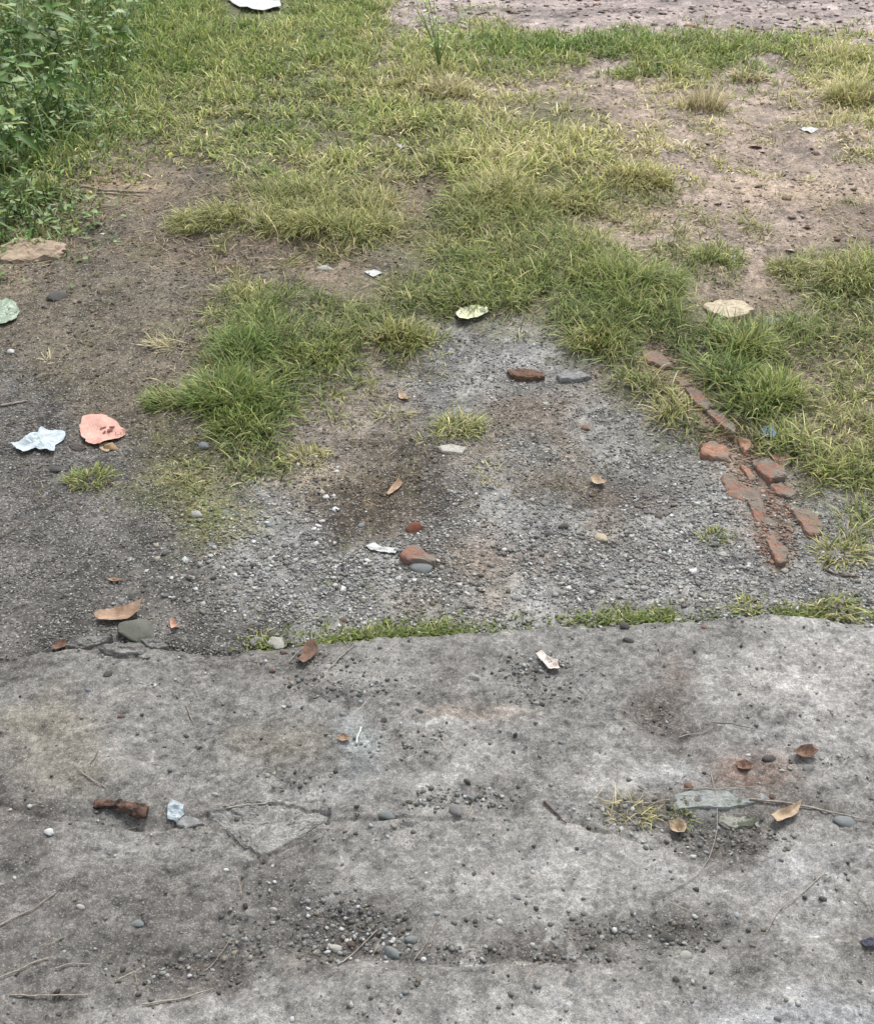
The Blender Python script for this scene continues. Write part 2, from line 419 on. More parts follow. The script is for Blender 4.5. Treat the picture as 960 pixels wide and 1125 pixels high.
topm = ss(60, 20, py) * ss(360, 480, px)
streak = fbm(x * .45, y * 1.6, 9, 4, 140)
col = col * (1 + topm[:, None] * (1.1 * (streak - .5))[:, None])
col = col * (1 + 1.1 * (n1 - .5) + 1.1 * (n2 - .5) + .7 * (fbm(x, y, 95, 2, 120) - .5))[:, None]
yel = ss(.58, .75, fbm(x, y, 16, 3, 150))[:, None] * .22 * ss(.0, .2, samp(DENS, wx, wy) / 9)[:, None]
col = col * (1 - yel) + C(112, 118, 66) * yel
nx, ny = len(gx), len(gy)
ii = (np.arange(ny - 1)[:, None] * nx + np.arange(nx - 1)[None]).ravel()
F = np.c_[ii, ii + 1, ii + nx + 1, ii + nx]
under = (Y[:-1, :-1] < 1.4).ravel() & (Y[:-1, :-1] > -5.9).ravel() & (np.abs(X[:-1, :-1]) < 5).ravel()
g = link('ground', np_mesh('ground', np.c_[x, y, Z], F[~under | True], col, M_GROUND, True)); tag(g, kind='structure')

# ------------------------------------------------------------------ concrete slab
sxs = axis_pts([-2.6, (-1.3, .03), (1.3, .0042), (2.6, .03)])
tv = axis_pts([-1.2, (.85, .1), (.95, .01)]); nrow = 270
U = np.r_[tv, np.linspace(.95, 1.0, 2)[1:] * 0 + .955]                 # near rows in metres
E = edge_y(sxs)
rowsY = [np.full_like(sxs, v) for v in U[:-1]]
for k in range(1, nrow + 1): rowsY.append(.95 + (E - .95) * (k / nrow))
Ys = np.array(rowsY); Xs = np.tile(sxs, (len(rowsY), 1))
Zs = slab_z(Xs.ravel(), Ys.ravel()).reshape(Ys.shape)
# rounded crumbling lip and the side going down
for dy, dz in ((.004, -.004), (.006, -.014), (.004, -.09)):
    Ys = np.vstack([Ys, Ys[-1] + dy * (.4 + 1.2 * vn(sxs * 60, 0, int(dz * -1000)))]); Xs = np.vstack([Xs, sxs]); Zs = np.vstack([Zs, Zs[-1] + dz])
x = Xs.ravel(); y = Ys.ravel(); z = Zs.ravel()
px, py = inv(x, y); n1 = fbm(x, y, 7, 4, 200); n2 = fbm(x, y, 34, 4, 210); n3 = fbm(x, y, 90, 3, 220)
wx = px + 60 * (n1 - .5) + 16 * (n2 - .5); wy = py + 46 * (fbm(x, y, 7, 4, 230) - .5) + 12 * (n2 - .5)
col = samp(SCOL, wx, wy, 680)
for cx, cy, rx, ry, c, k in [(720, 790, 24, 18, (92, 82, 76), .85), (820, 855, 42, 16, (135, 105, 90), .6), (520, 792, 50, 10, (188, 172, 156), .6), (480, 805, 30, 5, (205, 208, 205), .6),
                             (402, 825, 20, 14, (176, 186, 184), .6), (385, 770, 60, 12, (96, 95, 95), .5), (375, 1030, 58, 28, (82, 80, 80), .7), (590, 745, 60, 14, (100, 97, 95), .5),
                             (735, 855, 35, 10, (200, 202, 200), .6), (665, 850, 60, 16, (176, 174, 170), .4), (800, 925, 60, 20, (104, 97, 88), .6), (690, 895, 45, 14, (108, 102, 84), .6),
                             (900, 760, 90, 35, (178, 172, 166), .4), (860, 765, 20, 10, (200, 198, 195), .5), (0, 870, 30, 18, (72, 68, 64), .7), (210, 1075, 60, 18, (88, 80, 76), .6),
                             (150, 845, 35, 16, (158, 154, 148), .5), (140, 770, 30, 10, (160, 156, 150), .5), (540, 1062, 120, 8, (96, 92, 88), .6), (715, 1035, 60, 16, (92, 90, 86), .55),
                             (780, 945, 40, 10, (102, 97, 91), .5), (660, 940, 60, 20, (172, 170, 166), .5), (880, 960, 70, 20, (166, 165, 164), .4), (930, 1050, 60, 12, (120, 117, 114), .4),
                             (585, 970, 12, 9, (98, 93, 89), .6), (60, 800, 50, 14, (150, 142, 128), .4), (50, 715, 70, 6, (80, 77, 72), .6)]:  # last entry paints the lip's shadow line at far left into the colour
    b = blob(px + 30 * (n1 - .5) + 14 * (n2 - .5), py + 22 * (n2 - .5), cx, cy, rx, ry, .75); col = addc(col, b, C(*c), k * .8)
# limy white scabs, and a dirt film lying in the hollows
wh = ss(.60, .74, .6 * fbm(x, y, 60, 4, 240) + .4 * n1) * (.25 + .75 * ss(300, 700, px + .6 * (py - 800)))
col = addc(col, wh, C(192, 193, 192), .42)
zl = z - (.020 + .012 * (fbm(x, y, 2.5, 3, 21) - .5)); dirt = ss(.001, -.007, zl) * (.5 + .5 * n2)
col = addc(col, dirt, C(92, 88, 83), .35)
col = addc(col, ss(.56, .70, n3) * .8, C(95, 90, 86), .40)
col = col * (1.04 + .62 * (n1 - .5) + .72 * (n2 - .5) + 1.15 * (n3 - .5) + .35 * (vn(x * 260, y * 260, 250) - .5))[:, None]
ny, nx = Ys.shape
ii = (np.arange(ny - 1)[:, None] * nx + np.arange(nx - 1)[None]).ravel()
slab = link('concrete_slab', np_mesh('concrete_slab', np.c_[x, y, z], np.c_[ii, ii + 1, ii + nx + 1, ii + nx], col, M_SLAB, True))
tag(slab, kind='structure')

# ------------------------------------------------------------------ shapes
def ico(sub):
    bm = bmesh.new(); bmesh.ops.create_icosphere(bm, subdivisions=sub, radius=1)
    V = np.array([v.co[:] for v in bm.verts]); F = np.array([[v.index for v in f.verts] for f in bm.faces]); bm.free(); return V, F
ICO1, ICO2, ICO3 = ico(1), ico(2), ico(3)
OCT = (np.array([(1, 0, 0), (-1, 0, 0), (0, 1, 0), (0, -1, 0), (0, 0, 1), (0, 0, -1)], float), np.array([(0, 2, 4), (2, 1, 4), (1, 3, 4), (3, 0, 4), (2, 0, 5), (1, 2, 5), (3, 1, 5), (0, 3, 5)]))
def _cub():
    bm = bmesh.new(); bmesh.ops.create_cube(bm, size=1.5); bmesh.ops.subdivide_edges(bm, edges=[e for e in bm.edges if abs(e.verts[0].co.z - e.verts[1].co.z) < .1 and e.verts[0].co.z > 0], cuts=1)
    bmesh.ops.triangulate(bm, faces=bm.faces[:]); V = np.array([v.co[:] for v in bm.verts]); F = np.array([[v.index for v in f.verts] for f in bm.faces]); bm.free(); return V, F
CUB = _cub()
def n3v(V, f, s):
    return .5 * (vn(V[:, 0] * f + 5 + V[:, 2] * f * .7, V[:, 1] * f + 9 - V[:, 2] * f * .6, s) + vn(V[:, 2] * f + 3, V[:, 0] * f - V[:, 1] * f + 7, s + 1)) - .5

def bits(name, pos, size, cols, base, mat, flat=.6, jit=.32, kind='stuff', parent=None):
    """thousands of crushed stones as one mesh"""
    n = len(pos)
    if n == 0: return None
    BV, BF = base; nv = len(BV)
    V = BV[None] * (1 + jit * (R.rand(n, nv, 1) * 2 - 1)) * (1 + .18 * (R.rand(n, nv, 3) * 2 - 1))
    V = V * np.stack([.75 + .6 * R.rand(n), .75 + .6 * R.rand(n), flat * (.6 + .8 * R.rand(n))], 1)[:, None]
    a = R.rand(n) * 6.283; tl = (R.rand(n) - .5) * 1.0
    c, s = np.cos(tl)[:, None], np.sin(tl)[:, None]
    V = np.stack([V[..., 0] * c + V[..., 2] * s, V[..., 1], -V[..., 0] * s + V[..., 2] * c], -1)
    c, s = np.cos(a)[:, None], np.sin(a)[:, None]
    V = np.stack([V[..., 0] * c - V[..., 1] * s, V[..., 0] * s + V[..., 1] * c, V[..., 2]], -1)
    V = V * size[:, None, None] + pos[:, None]
    Fa = BF[None] + (np.arange(n) * nv)[:, None, None]
    o = link(name, np_mesh(name, V.reshape(-1, 3), Fa.reshape(-1, 3), np.repeat(cols, nv, 0), mat), parent)
    tag(o, kind=kind); return o

GREYS = np.array([C(130, 130, 126), C(110, 110, 106), C(154, 155, 152), C(88, 88, 85), C(178, 178, 174), C(138, 134, 124), C(140, 145, 145), C(118, 112, 100)])
def scatter_px(n, y0, y1, dens, x0=-200, x1=1160):
    px = R.uniform(x0, x1, n); py = R.uniform(y0, y1, n); x, y = P(px, py)
    x, y = np.array(x), np.array(y); k = R.rand(n) < dens(x, y, px, py); return x[k], y[k]

# loose stones of the gravel and the soil
def gd(x, y, px, py):
    wx, wy = warp(x, y, px, py); s = samp(GSTN, wx, wy) / 9
    n = fbm(x, y, 18, 3, 300); return s * (.35 + 1.1 * ss(.35, .62, n)) * (y > edge_y(x) + .004) * (.4 + .6 * ss(330, 520, py))
def stone_cols(n, x, y, k=.55):
    px, py = inv(x, y); wx, wy = warp(x, y, px, py)
    b = samp(GCOL, wx, wy); c = GREYS[R.randint(0, len(GREYS), n)]
    c = c * k + b * 1.1 * (1 - k); return np.minimum(c * (.45 + 1.35 * R.rand(n, 1) ** 1.6), .36)
x, y = scatter_px(48000, 330, 730, gd); n = len(x); px, py = inv(x, y)
sz = (.0022 + .0030 * R.rand(n) ** 2 + .004 * (R.rand(n) < .05) * R.rand(n)) * np.clip(samp(GSIZ, px, py), .5, 1.1)
bits('gravel', np.c_[x, y, gz(x, y) + sz * .25], sz * 1.1, stone_cols(n, x, y) * 1.15, OCT, M_STONE, .5, .35)
x, y = scatter_px(90000, 150, 730, gd); n = len(x); sz = (.0014 + .0016 * R.rand(n)) * np.clip(1.9 - inv(x, y)[1] / 600, 1, 1.8)
bits('grit', np.c_[x, y, gz(x, y) + sz * .2], sz, stone_cols(n, x, y, .25), OCT, M_STONE)
# coarse gravel band (mid left) and beside the slab
def cg(x, y, px, py):
    b = np.maximum.reduce([blob(px, py, 320, 560, 60, 45), blob(px, py, 250, 620, 90, 50), blob(px, py, 400, 640, 90, 35), blob(px, py, 480, 650, 70, 30) * .8, blob(px, py, 690, 600, 130, 40) * .7, blob(px, py, 640, 650, 120, 25) * .9, blob(px, py, 850, 620, 100, 30) * .5, blob(px, py, 180, 640, 60, 30) * .5,
                           blob(px, py, 560, 440, 90, 60) * .25, blob(px, py, 590, 390, 60, 20) * .5])
    return b * (y > edge_y(x) + .006) * ss(.35, .6, fbm(x, y, 22, 2, 310))
x, y = scatter_px(11000, 360, 720, cg); n = len(x); sz = .0032 + .0046 * R.rand(n) ** 2.4
bits('coarse_gravel', np.c_[x, y, gz(x, y) + sz * .2], sz, stone_cols(n, x, y, .75) * 1.2, CUB, M_STONE, .34, .30)
def cdn(x, y, px, py):
    wx, wy = warp(x, y, px, py); return (1 - np.clip(samp(GSTN, wx, wy) / 8, 0, 1)) * (.2 + .9 * ss(.40, .62, fbm(x, y, 7, 3, 315))) * (y > edge_y(x) + .01)
x, y = scatter_px(60000, -10, 620, cdn); n = len(x); px, py = inv(x, y); wx, wy = warp(x, y, px, py); sz = (.0016 + .0045 * R.rand(n) ** 3) * np.clip(1.9 - py / 500, 1, 1.9)
bits('soil_crumbs', np.c_[x, y, gz(x, y) + sz * .2], sz, samp(GCOL, wx, wy) * (.68 + .65 * R.rand(n, 1)), OCT, M_STONE, .6)
# grit lying on the slab, thick where it has drifted
CL = [(375, 1030, 55, 28, 1.0), (385, 765, 70, 14, .6), (440, 820, 60, 14, .28), (590, 745, 50, 16, .8), (500, 888, 60, 9, .9), (540, 1062, 130, 10, .5), (200, 1072, 80, 16, .35), (350, 735, 60, 14, .5),
      (790, 925, 70, 18, .7), (720, 1035, 60, 16, .45), (640, 1030, 50, 14, .35), (690, 900, 60, 12, .5), (560, 1020, 60, 14, .18), (330, 870, 40, 12, .35), (320, 990, 30, 20, .2), (600, 770, 50, 12, .5), (130, 735, 40, 8, .25), (265, 1045, 20, 30, .4), (480, 1060, 60, 8, .4),
      (720, 790, 26, 16, .4), (880, 845, 50, 8, .3), (640, 690, 330, 6, .25), (90, 900, 60, 5, .25), (200, 760, 60, 20, .15), (950, 850, 60, 20, .15), (400, 930, 60, 8, .2)]
def sg(x, y, px, py):
    n = fbm(x, y, 20, 3, 320); b = .012 + .05 * ss(.55, .7, n)
    for cx, cy, rx, ry, k in CL: b = np.maximum(b, k * blob(px + 40 * (n - .5), py + 20 * (n - .5), cx, cy, rx, ry, .8))
    return b * (y < edge_y(x) - .004)
x, y = scatter_px(75000, 676, 1170, sg); n = len(x); sz = .0013 + .0034 * R.rand(n) ** 3
c = GREYS[R.randint(0, 8, n)] * (.45 + .75 * R.rand(n, 1) ** 1.4); zz = slab_z(x, y)
big = sz > .0026
bits('slab_gravel', np.c_[x, y, zz + sz * .3][big], sz[big], np.minimum(c[big] * 1.1, .34), ICO1, M_STONE)
bits('slab_grit', np.c_[x, y, zz + sz * .3][~big], sz[~big], c[~big], OCT, M_STONE)
# chips, bark and leaf fragments on the far bare soil
def td(x, y, px, py):
    return np.clip(ss(58, 46, py) * ss(370, 470, px) * (.25 + .8 * ss(.42, .62, fbm(x * .6, y * 1.5, 5, 3, 330))), 0, 1) + .05 * ss(700, 800, px) * (py < 300)
x, y = scatter_px(16000, -40, 330, td); n = len(x); sz = .006 + .018 * R.rand(n) ** 2.2
pal = np.array([C(196, 186, 178), C(144, 126, 114), C(118, 102, 94), C(150, 128, 112), C(222, 218, 212), C(140, 100, 84), C(128, 120, 116)])
bits('leaf_and_chip_litter', np.c_[x, y, gz(x, y) + .003], sz, pal[R.randint(0, 7, n)] * (.6 + .6 * R.rand(n, 1)), OCT, M_STONE, .25)

# ------------------------------------------------------------------ blades
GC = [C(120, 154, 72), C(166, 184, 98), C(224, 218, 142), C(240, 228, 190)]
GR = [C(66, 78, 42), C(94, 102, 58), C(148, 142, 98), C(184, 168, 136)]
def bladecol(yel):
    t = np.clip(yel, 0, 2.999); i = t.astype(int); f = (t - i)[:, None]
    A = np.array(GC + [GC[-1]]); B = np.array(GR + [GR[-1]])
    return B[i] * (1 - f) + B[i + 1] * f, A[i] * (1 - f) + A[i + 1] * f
def blades(pos, yaw, ln, wd, lean, curl, c0, c1, segs=3, sag=None):
    n = len(pos); T = np.linspace(0, 1, segs + 1); pts = [np.zeros((n, 2))]
    cur = np.zeros((n, 2))
    for k in range(segs):
        a = lean + curl * (T[k] + T[k + 1]) / 2
        a = np.minimum(a, 1.75); cur = cur + np.c_[np.sin(a), np.cos(a)] * (ln / segs)[:, None]; pts.append(cur.copy())
    dx, dy = np.cos(yaw), np.sin(yaw); tw = yaw + math.pi / 2 + R.uniform(-.5, .5, n); wx, wy = np.cos(tw), np.sin(tw); wz = R.uniform(-.35, .35, n)
    V = []; Cc = []
    for k in range(segs + 1):
        c = np.c_[pos[:, 0] + dx * pts[k][:, 0], pos[:, 1] + dy * pts[k][:, 0], pos[:, 2] + np.maximum(pts[k][:, 1], .001 + .0 * ln)]
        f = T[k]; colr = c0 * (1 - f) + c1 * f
        if k < segs:
            h = wd * (.75 + .5 * f if f < .4 else .95 * (1 - f) ** .6 + .1) * .5
            o = np.c_[wx, wy, wz] * h[:, None]; V += [c - o, c + o]; Cc += [colr, colr]
        else: V.append(c); Cc.append(colr)
    nv = len(V); V = np.stack(V, 1); Cc = np.stack(Cc, 1)
    F = []
    for k in range(segs - 1):
        a = 2 * k; F += [(a, a + 1, a + 3), (a, a + 3, a + 2)]
    F.append((2 * segs - 2, 2 * segs - 1, 2 * segs)); F = np.array(F)
    return V.reshape(-1, 3), (F[None] + (np.arange(n) * nv)[:, None, None]).reshape(-1, 3), Cc.reshape(-1, 3)

def sward(name, x, y, ln, yel, nb, spread, wide, segs, droop=1.0, pale=1.0):
    """each (x,y) is a little clump of nb blades leaning outwards"""
    n = len(x); X = np.repeat(x, nb); Yy = np.repeat(y, nb); N = n * nb
    a = R.rand(N) * 6.283; r = np.sqrt(R.rand(N)) * np.repeat(spread, nb)
    bx, by = X + r * np.cos(a), Yy + r * np.sin(a)
    yaw = a + R.normal(0, 1.3, N); L = np.repeat(ln, nb) * (.35 + .8 * R.rand(N))
    lean = .2 + 1.0 * R.rand(N) * droop; curl = (.2 + 1.9 * R.rand(N)) * droop
    yy = np.repeat(yel, nb) + R.normal(0, .35, N) + 1.1 * (R.rand(N) < .20)
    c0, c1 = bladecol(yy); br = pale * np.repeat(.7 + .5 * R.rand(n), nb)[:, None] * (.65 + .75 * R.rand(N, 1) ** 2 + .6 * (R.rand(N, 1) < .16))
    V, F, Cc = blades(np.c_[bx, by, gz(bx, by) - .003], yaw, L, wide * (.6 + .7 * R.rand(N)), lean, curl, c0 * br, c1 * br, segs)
    o = link(name, np_mesh(name, V, F, Cc, M_GRASS)); tag(o, kind='stuff'); return N

def gsamp(n, xr, yr, thr=.18):
    x = R.uniform(*xr, n); y = R.uniform(*yr, n); px, py = inv(x, y)
    ok = (px > -160) & (px < 1120) & (y > edge_y(x) + .01); x, y, px, py = x[ok], y[ok], px[ok], py[ok]
    wx, wy = warp(x, y, px, py, 14); d = samp(DENS, wx, wy) / 9
    cl = fbm(x, y, 9, 3, 400); d = d * (1 - .9 * (seg_dist(px, py, BROW) < 17)) * (1 - .9 * blob(px, py, 280, 16, 38, 16, .2)); cl2 = fbm(x, y, 4.2, 3, 402); p = np.clip((d - .12) * 1.2, 0, 1) ** 1.5 * ss(.66 - .40 * d, .74 - .28 * d, .5 * cl + .5 * cl2 + .045)
    k = R.rand(len(x)) < p; x, y, wx, wy, d, cl = x[k], y[k], wx[k], wy[k], d[k], cl[k]
    yel = samp(YEL, wx, wy) / 3.6 + 1.5 * (fbm(x, y, 5, 3, 410) - .5) + .05
    h = samp(HGT, wx, wy) * .0135 * (.5 + 1.0 * cl)
    return x, y, h, yel
x, y, h, e = gsamp(30000, (-2.4, 2.4), (2.0, 4.3)); nb = 11
sward('grass', x, y, h + .012, e, nb, .014 + h * .16, .0034, 3)
x, y, h, e = gsamp(40000, (-4.2, 4.2), (4.3, 8.6)); nb = 9
sward('far_grass', x, y, h * .95 + .012, e, nb, .022 + h * .18, .0062, 2, .85, 1.28)
x, y, h, e = gsamp(16000, (-4.4, 4.4), (5.6, 8.8))
sward('farthest_grass', x, y, h * .95 + .02, e, 8, .03 + h * .18, .0075, 2, .8, 1.28)
# short, thin regrowth filling between the clumps
x, y, h, e = gsamp(26000, (-3.2, 3.2), (2.0, 6.5)); x2 = x + R.normal(0, .04, len(x)); y2 = y + R.normal(0, .04, len(x))
k = y2 > edge_y(x2) + .01
sward('short_grass', x2[k], y2[k], (h * .4 + .010)[k], (e + .25)[k], 6, .02 + 0 * h[k], .0026, 2, 1.2)

# dead straw lying about
def straw(name, x, y, ln, wd, palette, zfun=gz, lift=.002):
    n = len(x); a = R.rand(n) * 6.283; c = palette[R.randint(0, len(palette), n)] * (.7 + .5 * R.rand(n, 1))
    V, F, Cc = blades(np.c_[x, y, zfun(x, y) + lift], a, ln, wd, R.uniform(1.25, 1.6, n), R.uniform(-.25, .3, n), c, c, 2)
    o = link(name, np_mesh(name, V, F, Cc, M_STRAW)); tag(o, kind='stuff')
SPL = np.array([C(188, 170, 138), C(160, 140, 110), C(206, 190, 158), C(120, 100, 78), C(140, 126, 96)])
def sdn(x, y, px, py):
    wx, wy = warp(x, y, px, py); d = samp(DENS, wx, wy) / 9
    b = .45 * ss(.1, .4, d) + .9 * np.maximum.reduce([blob(px, py, 190, 200, 150, 50), blob(px, py, 240, 270, 160, 30), blob(px, py, 120, 207, 50, 8), blob(px, py, 370, 280, 60, 14), blob(px, py, 40, 250, 50, 40), blob(px, py, 660, 240, 60, 12) * .4, blob(px, py, 560, 95, 120, 12) * .8, blob(px, py, 540, 190, 160, 40) * .5])
    return b * (y > edge_y(x) + .02) * ss(.3, .6, fbm(x, y, 12, 2, 350))
x, y = scatter_px(90000, 30, 700, sdn); n = len(x)
fs = np.clip(1.25 - inv(x, y)[1] / 600, .4, 1.1)
straw('dead_straw', x, y, (.02 + .05 * R.rand(n)) * fs, (.0024 + .0014 * R.rand(n)) * fs, SPL)
def sds(x, y, px, py):
    return (.012 + .35 * blob(px, py, 700, 895, 60, 20) + .2 * blob(px, py, 830, 865, 60, 16) + .10 * blob(px, py, 80, 1075, 130, 30) + .06 * blob(px, py, 720, 790, 30, 20)) * (y < edge_y(x) - .01)
x, y = scatter_px(1800, 700, 1130, sds); n = len(x)
straw('fine_dead_stems', x, y, .015 + .03 * R.rand(n), .0009 + .0006 * R.rand(n), SPL, slab_z, .004)

def fdn(x, y, px, py):
    wx, wy = warp(x, y, px, py); s_ = 1 - np.clip(samp(GSTN, wx, wy) / 7, 0, 1); return (.25 + .75 * s_) * ss(.3, .6, fbm(x, y, 14, 2, 355)) * (y > edge_y(x) + .02) * (py > 55)
x, y = scatter_px(52000, 55, 560, fdn); n = len(x)
straw('soil_fibres', x, y, .010 + .022 * R.rand(n), .0014 + .0010 * R.rand(n), np.array([C(170, 154, 130), C(148, 132, 110), C(80, 70, 58), C(104, 92, 74), C(120, 118, 84), C(66, 58, 50)]))

# low weeds hugging the slab edge, moss tufts
def leaflets(name, x, y, ln, wd, c, zf=gz):
    n = len(x); V, F, Cc = blades(np.c_[x, y, zf(x, y)], R.rand(n) * 6.283, ln, wd, R.uniform(.5, 1.3, n), R.uniform(0, .7, n), c * .8, c, 2)
    o = link(name, np_mesh(name, V, F, Cc, LEAFG)); tag(o, kind='stuff')
x = R.uniform(-.55, 1.2, 9000); off = np.abs(R.normal(0, .026, 9000)); y = edge_y(x) + .008 + off
px, py = inv(x, y); k = R.rand(9000) < (.10 + .9 * ss(.42, .60, fbm(x, y, 11, 3, 420))) * ss(240, 330, px) * np.where(px < 330, .8, 1)
x, y = x[k], y[k]; n = len(x); c = bladecol(.55 + .6 * R.rand(n))[1] * (.35 + .45 * R.rand(n, 1))
k = R.rand(n) < .6; x, y, c = x[k], y[k], c[k]; n = len(x); k = R.rand(n) < .16
sward('edge_grass', x[k], y[k] + .004, .018 + .022 * R.rand(k.sum()), .6 + 1.2 * R.rand(k.sum()), 6, .012 + 0 * x[k], .0022, 3, 1.1)
leaflets('low_weeds', x, y, .008 + .012 * R.rand(n), .004 + .003 * R.rand(n), c)
def md(x, y, px, py):
    b = np.maximum.reduce([blob(px, py, 245, 572, 42, 22), blob(px, py, 190, 545, 70, 24) * .7, blob(px, py, 390, 655, 50, 20) * .6, blob(px, py, 330, 685, 60, 14) * .8, blob(px, py, 780, 588, 40, 14) * .5, blob(px, py, 700, 420, 60, 30) * .2, blob(px, py, 720, 460, 20, 8) * .5,
                           blob(px, py, 870, 590, 40, 20) * .7, blob(px, py, 60, 290, 50, 12) * 1.2, blob(px, py, 390, 600, 30, 40) * .3, blob(px, py, 25, 230, 40, 40), blob(px, py, 360, 500, 40, 12) * .6])
    return np.clip(b, 0, 1) * ss(.42, .6, fbm(x, y, 26, 3, 360)) * (y > edge_y(x) + .01)
x, y = scatter_px(40000, 200, 715, md); n = len(x); c = bladecol(.6 + .7 * R.rand(n))[1] * (.4 + .45 * R.rand(n, 1))
leaflets('moss_and_seedlings', x, y, .004 + .006 * R.rand(n), .0025 + .0015 * R.rand(n), c)

# ------------------------------------------------------------------ tufts one can tell apart
def tuft(name, px, py, wpx, ln, n, yel, label, cat='grass', wide=.0034, lean=(.1, .9), curl=(.4, 1.7), bias=None, bright=1.0, zf=None, segs=4):
    s = scale(py); cx, cy = P(px, py); rad_ = wpx / s * .42
    a = R.rand(n) * 6.283; r = np.sqrt(R.rand(n)) * rad_; bx, by = cx + r * np.cos(a), cy + r * np.sin(a) * .8
    yaw = a + R.normal(0, 1.1, n)
    if bias is not None: yaw = np.where(R.rand(n) < .65, bias + R.normal(0, .55, n), yaw)
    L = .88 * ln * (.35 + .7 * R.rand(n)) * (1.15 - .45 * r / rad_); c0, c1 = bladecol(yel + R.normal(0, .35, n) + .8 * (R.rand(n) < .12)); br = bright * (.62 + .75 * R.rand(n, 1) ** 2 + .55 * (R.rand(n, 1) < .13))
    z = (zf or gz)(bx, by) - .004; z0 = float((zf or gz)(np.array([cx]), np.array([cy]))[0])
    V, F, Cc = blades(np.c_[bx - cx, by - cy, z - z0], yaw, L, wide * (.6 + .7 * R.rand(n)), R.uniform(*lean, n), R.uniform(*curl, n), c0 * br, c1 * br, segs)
    o = link(name, np_mesh(name, V, F, Cc, M_GRASS), None, (cx, cy, z0)); tag(o, label, cat); return o
T = 'grass_tuft'
tuft(T, 705, 322, 92, .15, 1100, .9, 'large dark green grass tuft arching over above the pale flat stone', bias=-1.3, curl=(.9, 2.1))
tuft(T, 655, 318, 80, .12, 700, 1.2, 'grass tuft merging into the left side of the big arching tuft', bias=-1.6)
tuft(T, 545, 305, 110, .08, 700, 1.25, 'wide low mat of grass just above the cream wrapper', bias=-1.5, curl=(1, 2))
tuft(T, 850, 442, 66, .12, 420, 1.0, 'bright spiky grass tuft beside the blue scrap and brick row', bright=1.25, curl=(.2, 1.1), wide=.0038)
tuft(T, 815, 392, 70, .12, 600, 1.1, 'grass tuft between the brick row and the pale flat stone', bright=1.1)
tuft(T, 655, 385, 70, .10, 500, 1.6, 'yellow-green grass tuft at the upper tip of the brick row', bias=-1.9)
tuft(T, 250, 445, 95, .13, 900, .5, 'deep green grass tuft to the right of the salmon paper', bright=1.1)
tuft(T, 268, 395, 75, .11, 600, .35, 'darkest green grass tuft in the middle of the left patch', bright=1.1)
tuft(T, 260, 475, 60, .09, 350, .8, 'small green grass tuft at the lower end of the left patch')
tuft(T, 185, 445, 60, .09, 300, .9, 'loose green grass tuft reaching towards the salmon paper', bias=3.3)
tuft(T, 190, 380, 46, .11, 110, 2.7, 'thin straw-coloured tuft lying flat at the left patch rim', bias=3.5, lean=(.9, 1.4), curl=(.2, .6))
tuft(T, 58, 396, 26, .06, 30, 2.8, 'tiny dead straw tuft alone on the brown soil at left', lean=(.6, 1.3), curl=(.2, .8))
tuft(T, 235, 245, 110, .13, 900, 1.5, 'broad olive grass tuft leaning left over the brown soil', bias=-2.2, curl=(.7, 1.9))
tuft(T, 345, 258, 85, .14, 700, 1.5, 'tall olive grass tuft with arching pale blades left of the bare gap', bias=-1.7, curl=(.7, 1.9))
tuft(T, 410, 255, 60, .11, 350, 1.3, 'olive grass tuft beside the small bare patch')
tuft(T, 372, 278, 34, .07, 90, 2.8, 'small bleached straw tuft below the olive tufts')
tuft(T, 440, 378, 78, .10, 550, 1.5, 'grass tuft at the left tip of the pale gravel', bias=-1.2)
tuft(T, 345, 395, 80, .09, 500, 1.3, 'shaggy grass tuft at the lower middle of the left patch', bias=-1.5)
tuft(T, 505, 470, 66, .08, 260, 1.5, 'lone grass tuft growing out of the gravel', wide=.0038, lean=(.3, 1.2))
tuft(T, 430, 455, 50, .07, 70, 1.7, 'sparse grey-green tuft left of the lone gravel tuft', lean=(.4, 1.2))
tuft(T, 540, 520, 50, .05, 60, 2.1, 'thin dry wisps in gravel below the lone tuft', lean=(.6, 1.3))
tuft(T, 340, 505, 54, .06, 150, 2.0, 'low yellowish tuft above the sandy hump')
tuft(T, 100, 530, 62, .06, 260, 1.1, 'low green tuft below the salmon paper and tissue')
tuft(T, 210, 520, 80, .05, 160, 1.6, 'straggly creeping grass above the moss patch', lean=(.7, 1.3))
tuft(T, 775, 125, 50, .17, 220, 2.75, 'bleached straw tuft standing in the yellow grass at right', wide=.0055, curl=(.1, .9), lean=(.05, .6))
tuft(T, 820, 90, 44, .12, 200, 2.6, 'pale straw tuft in the green band near the far soil', wide=.006)
tuft(T, 925, 68, 40, .14, 180, 2.6, 'pale straw tuft at the right end of the green band', wide=.006)
tuft(T, 935, 118, 66, .17, 600, 1.9, 'tall yellow-green tuft at the right edge of view', wide=.005)
tuft(T, 790, 290, 66, .08, 300, 1.1, 'green tuft on bare soil right of the big arching tuft', wide=.0042)
tuft(T, 765, 240, 44, .06, 160, 1.4, 'small sprawling tuft on pale soil above the arching tuft', lean=(.6, 1.3))
tuft(T, 930, 318, 80, .11, 600, 1.6, 'mounded yellow-green tuft at the right edge above grey soil', bias=-1.7, curl=(.9, 2.0))
tuft(T, 865, 300, 56, .09, 350, 1.4, 'green tuft left of the mounded one at the right edge')
tuft(T, 700, 205, 90, .12, 800, 1.9, 'yellow grass tuft at the right end of the big yellow patch', wide=.0045, bias=-1.2)
tuft(T, 545, 228, 90, .13, 900, 1.4, 'big green tuft overhanging at the lower left of the yellow patch', wide=.0042, bias=-1.8, curl=(.8, 2.0))
tuft(T, 625, 232, 80, .12, 700, 1.7, 'overhanging tuft with a dark underside in the yellow patch', wide=.0042, bias=-1.5, curl=(.8, 2.0))
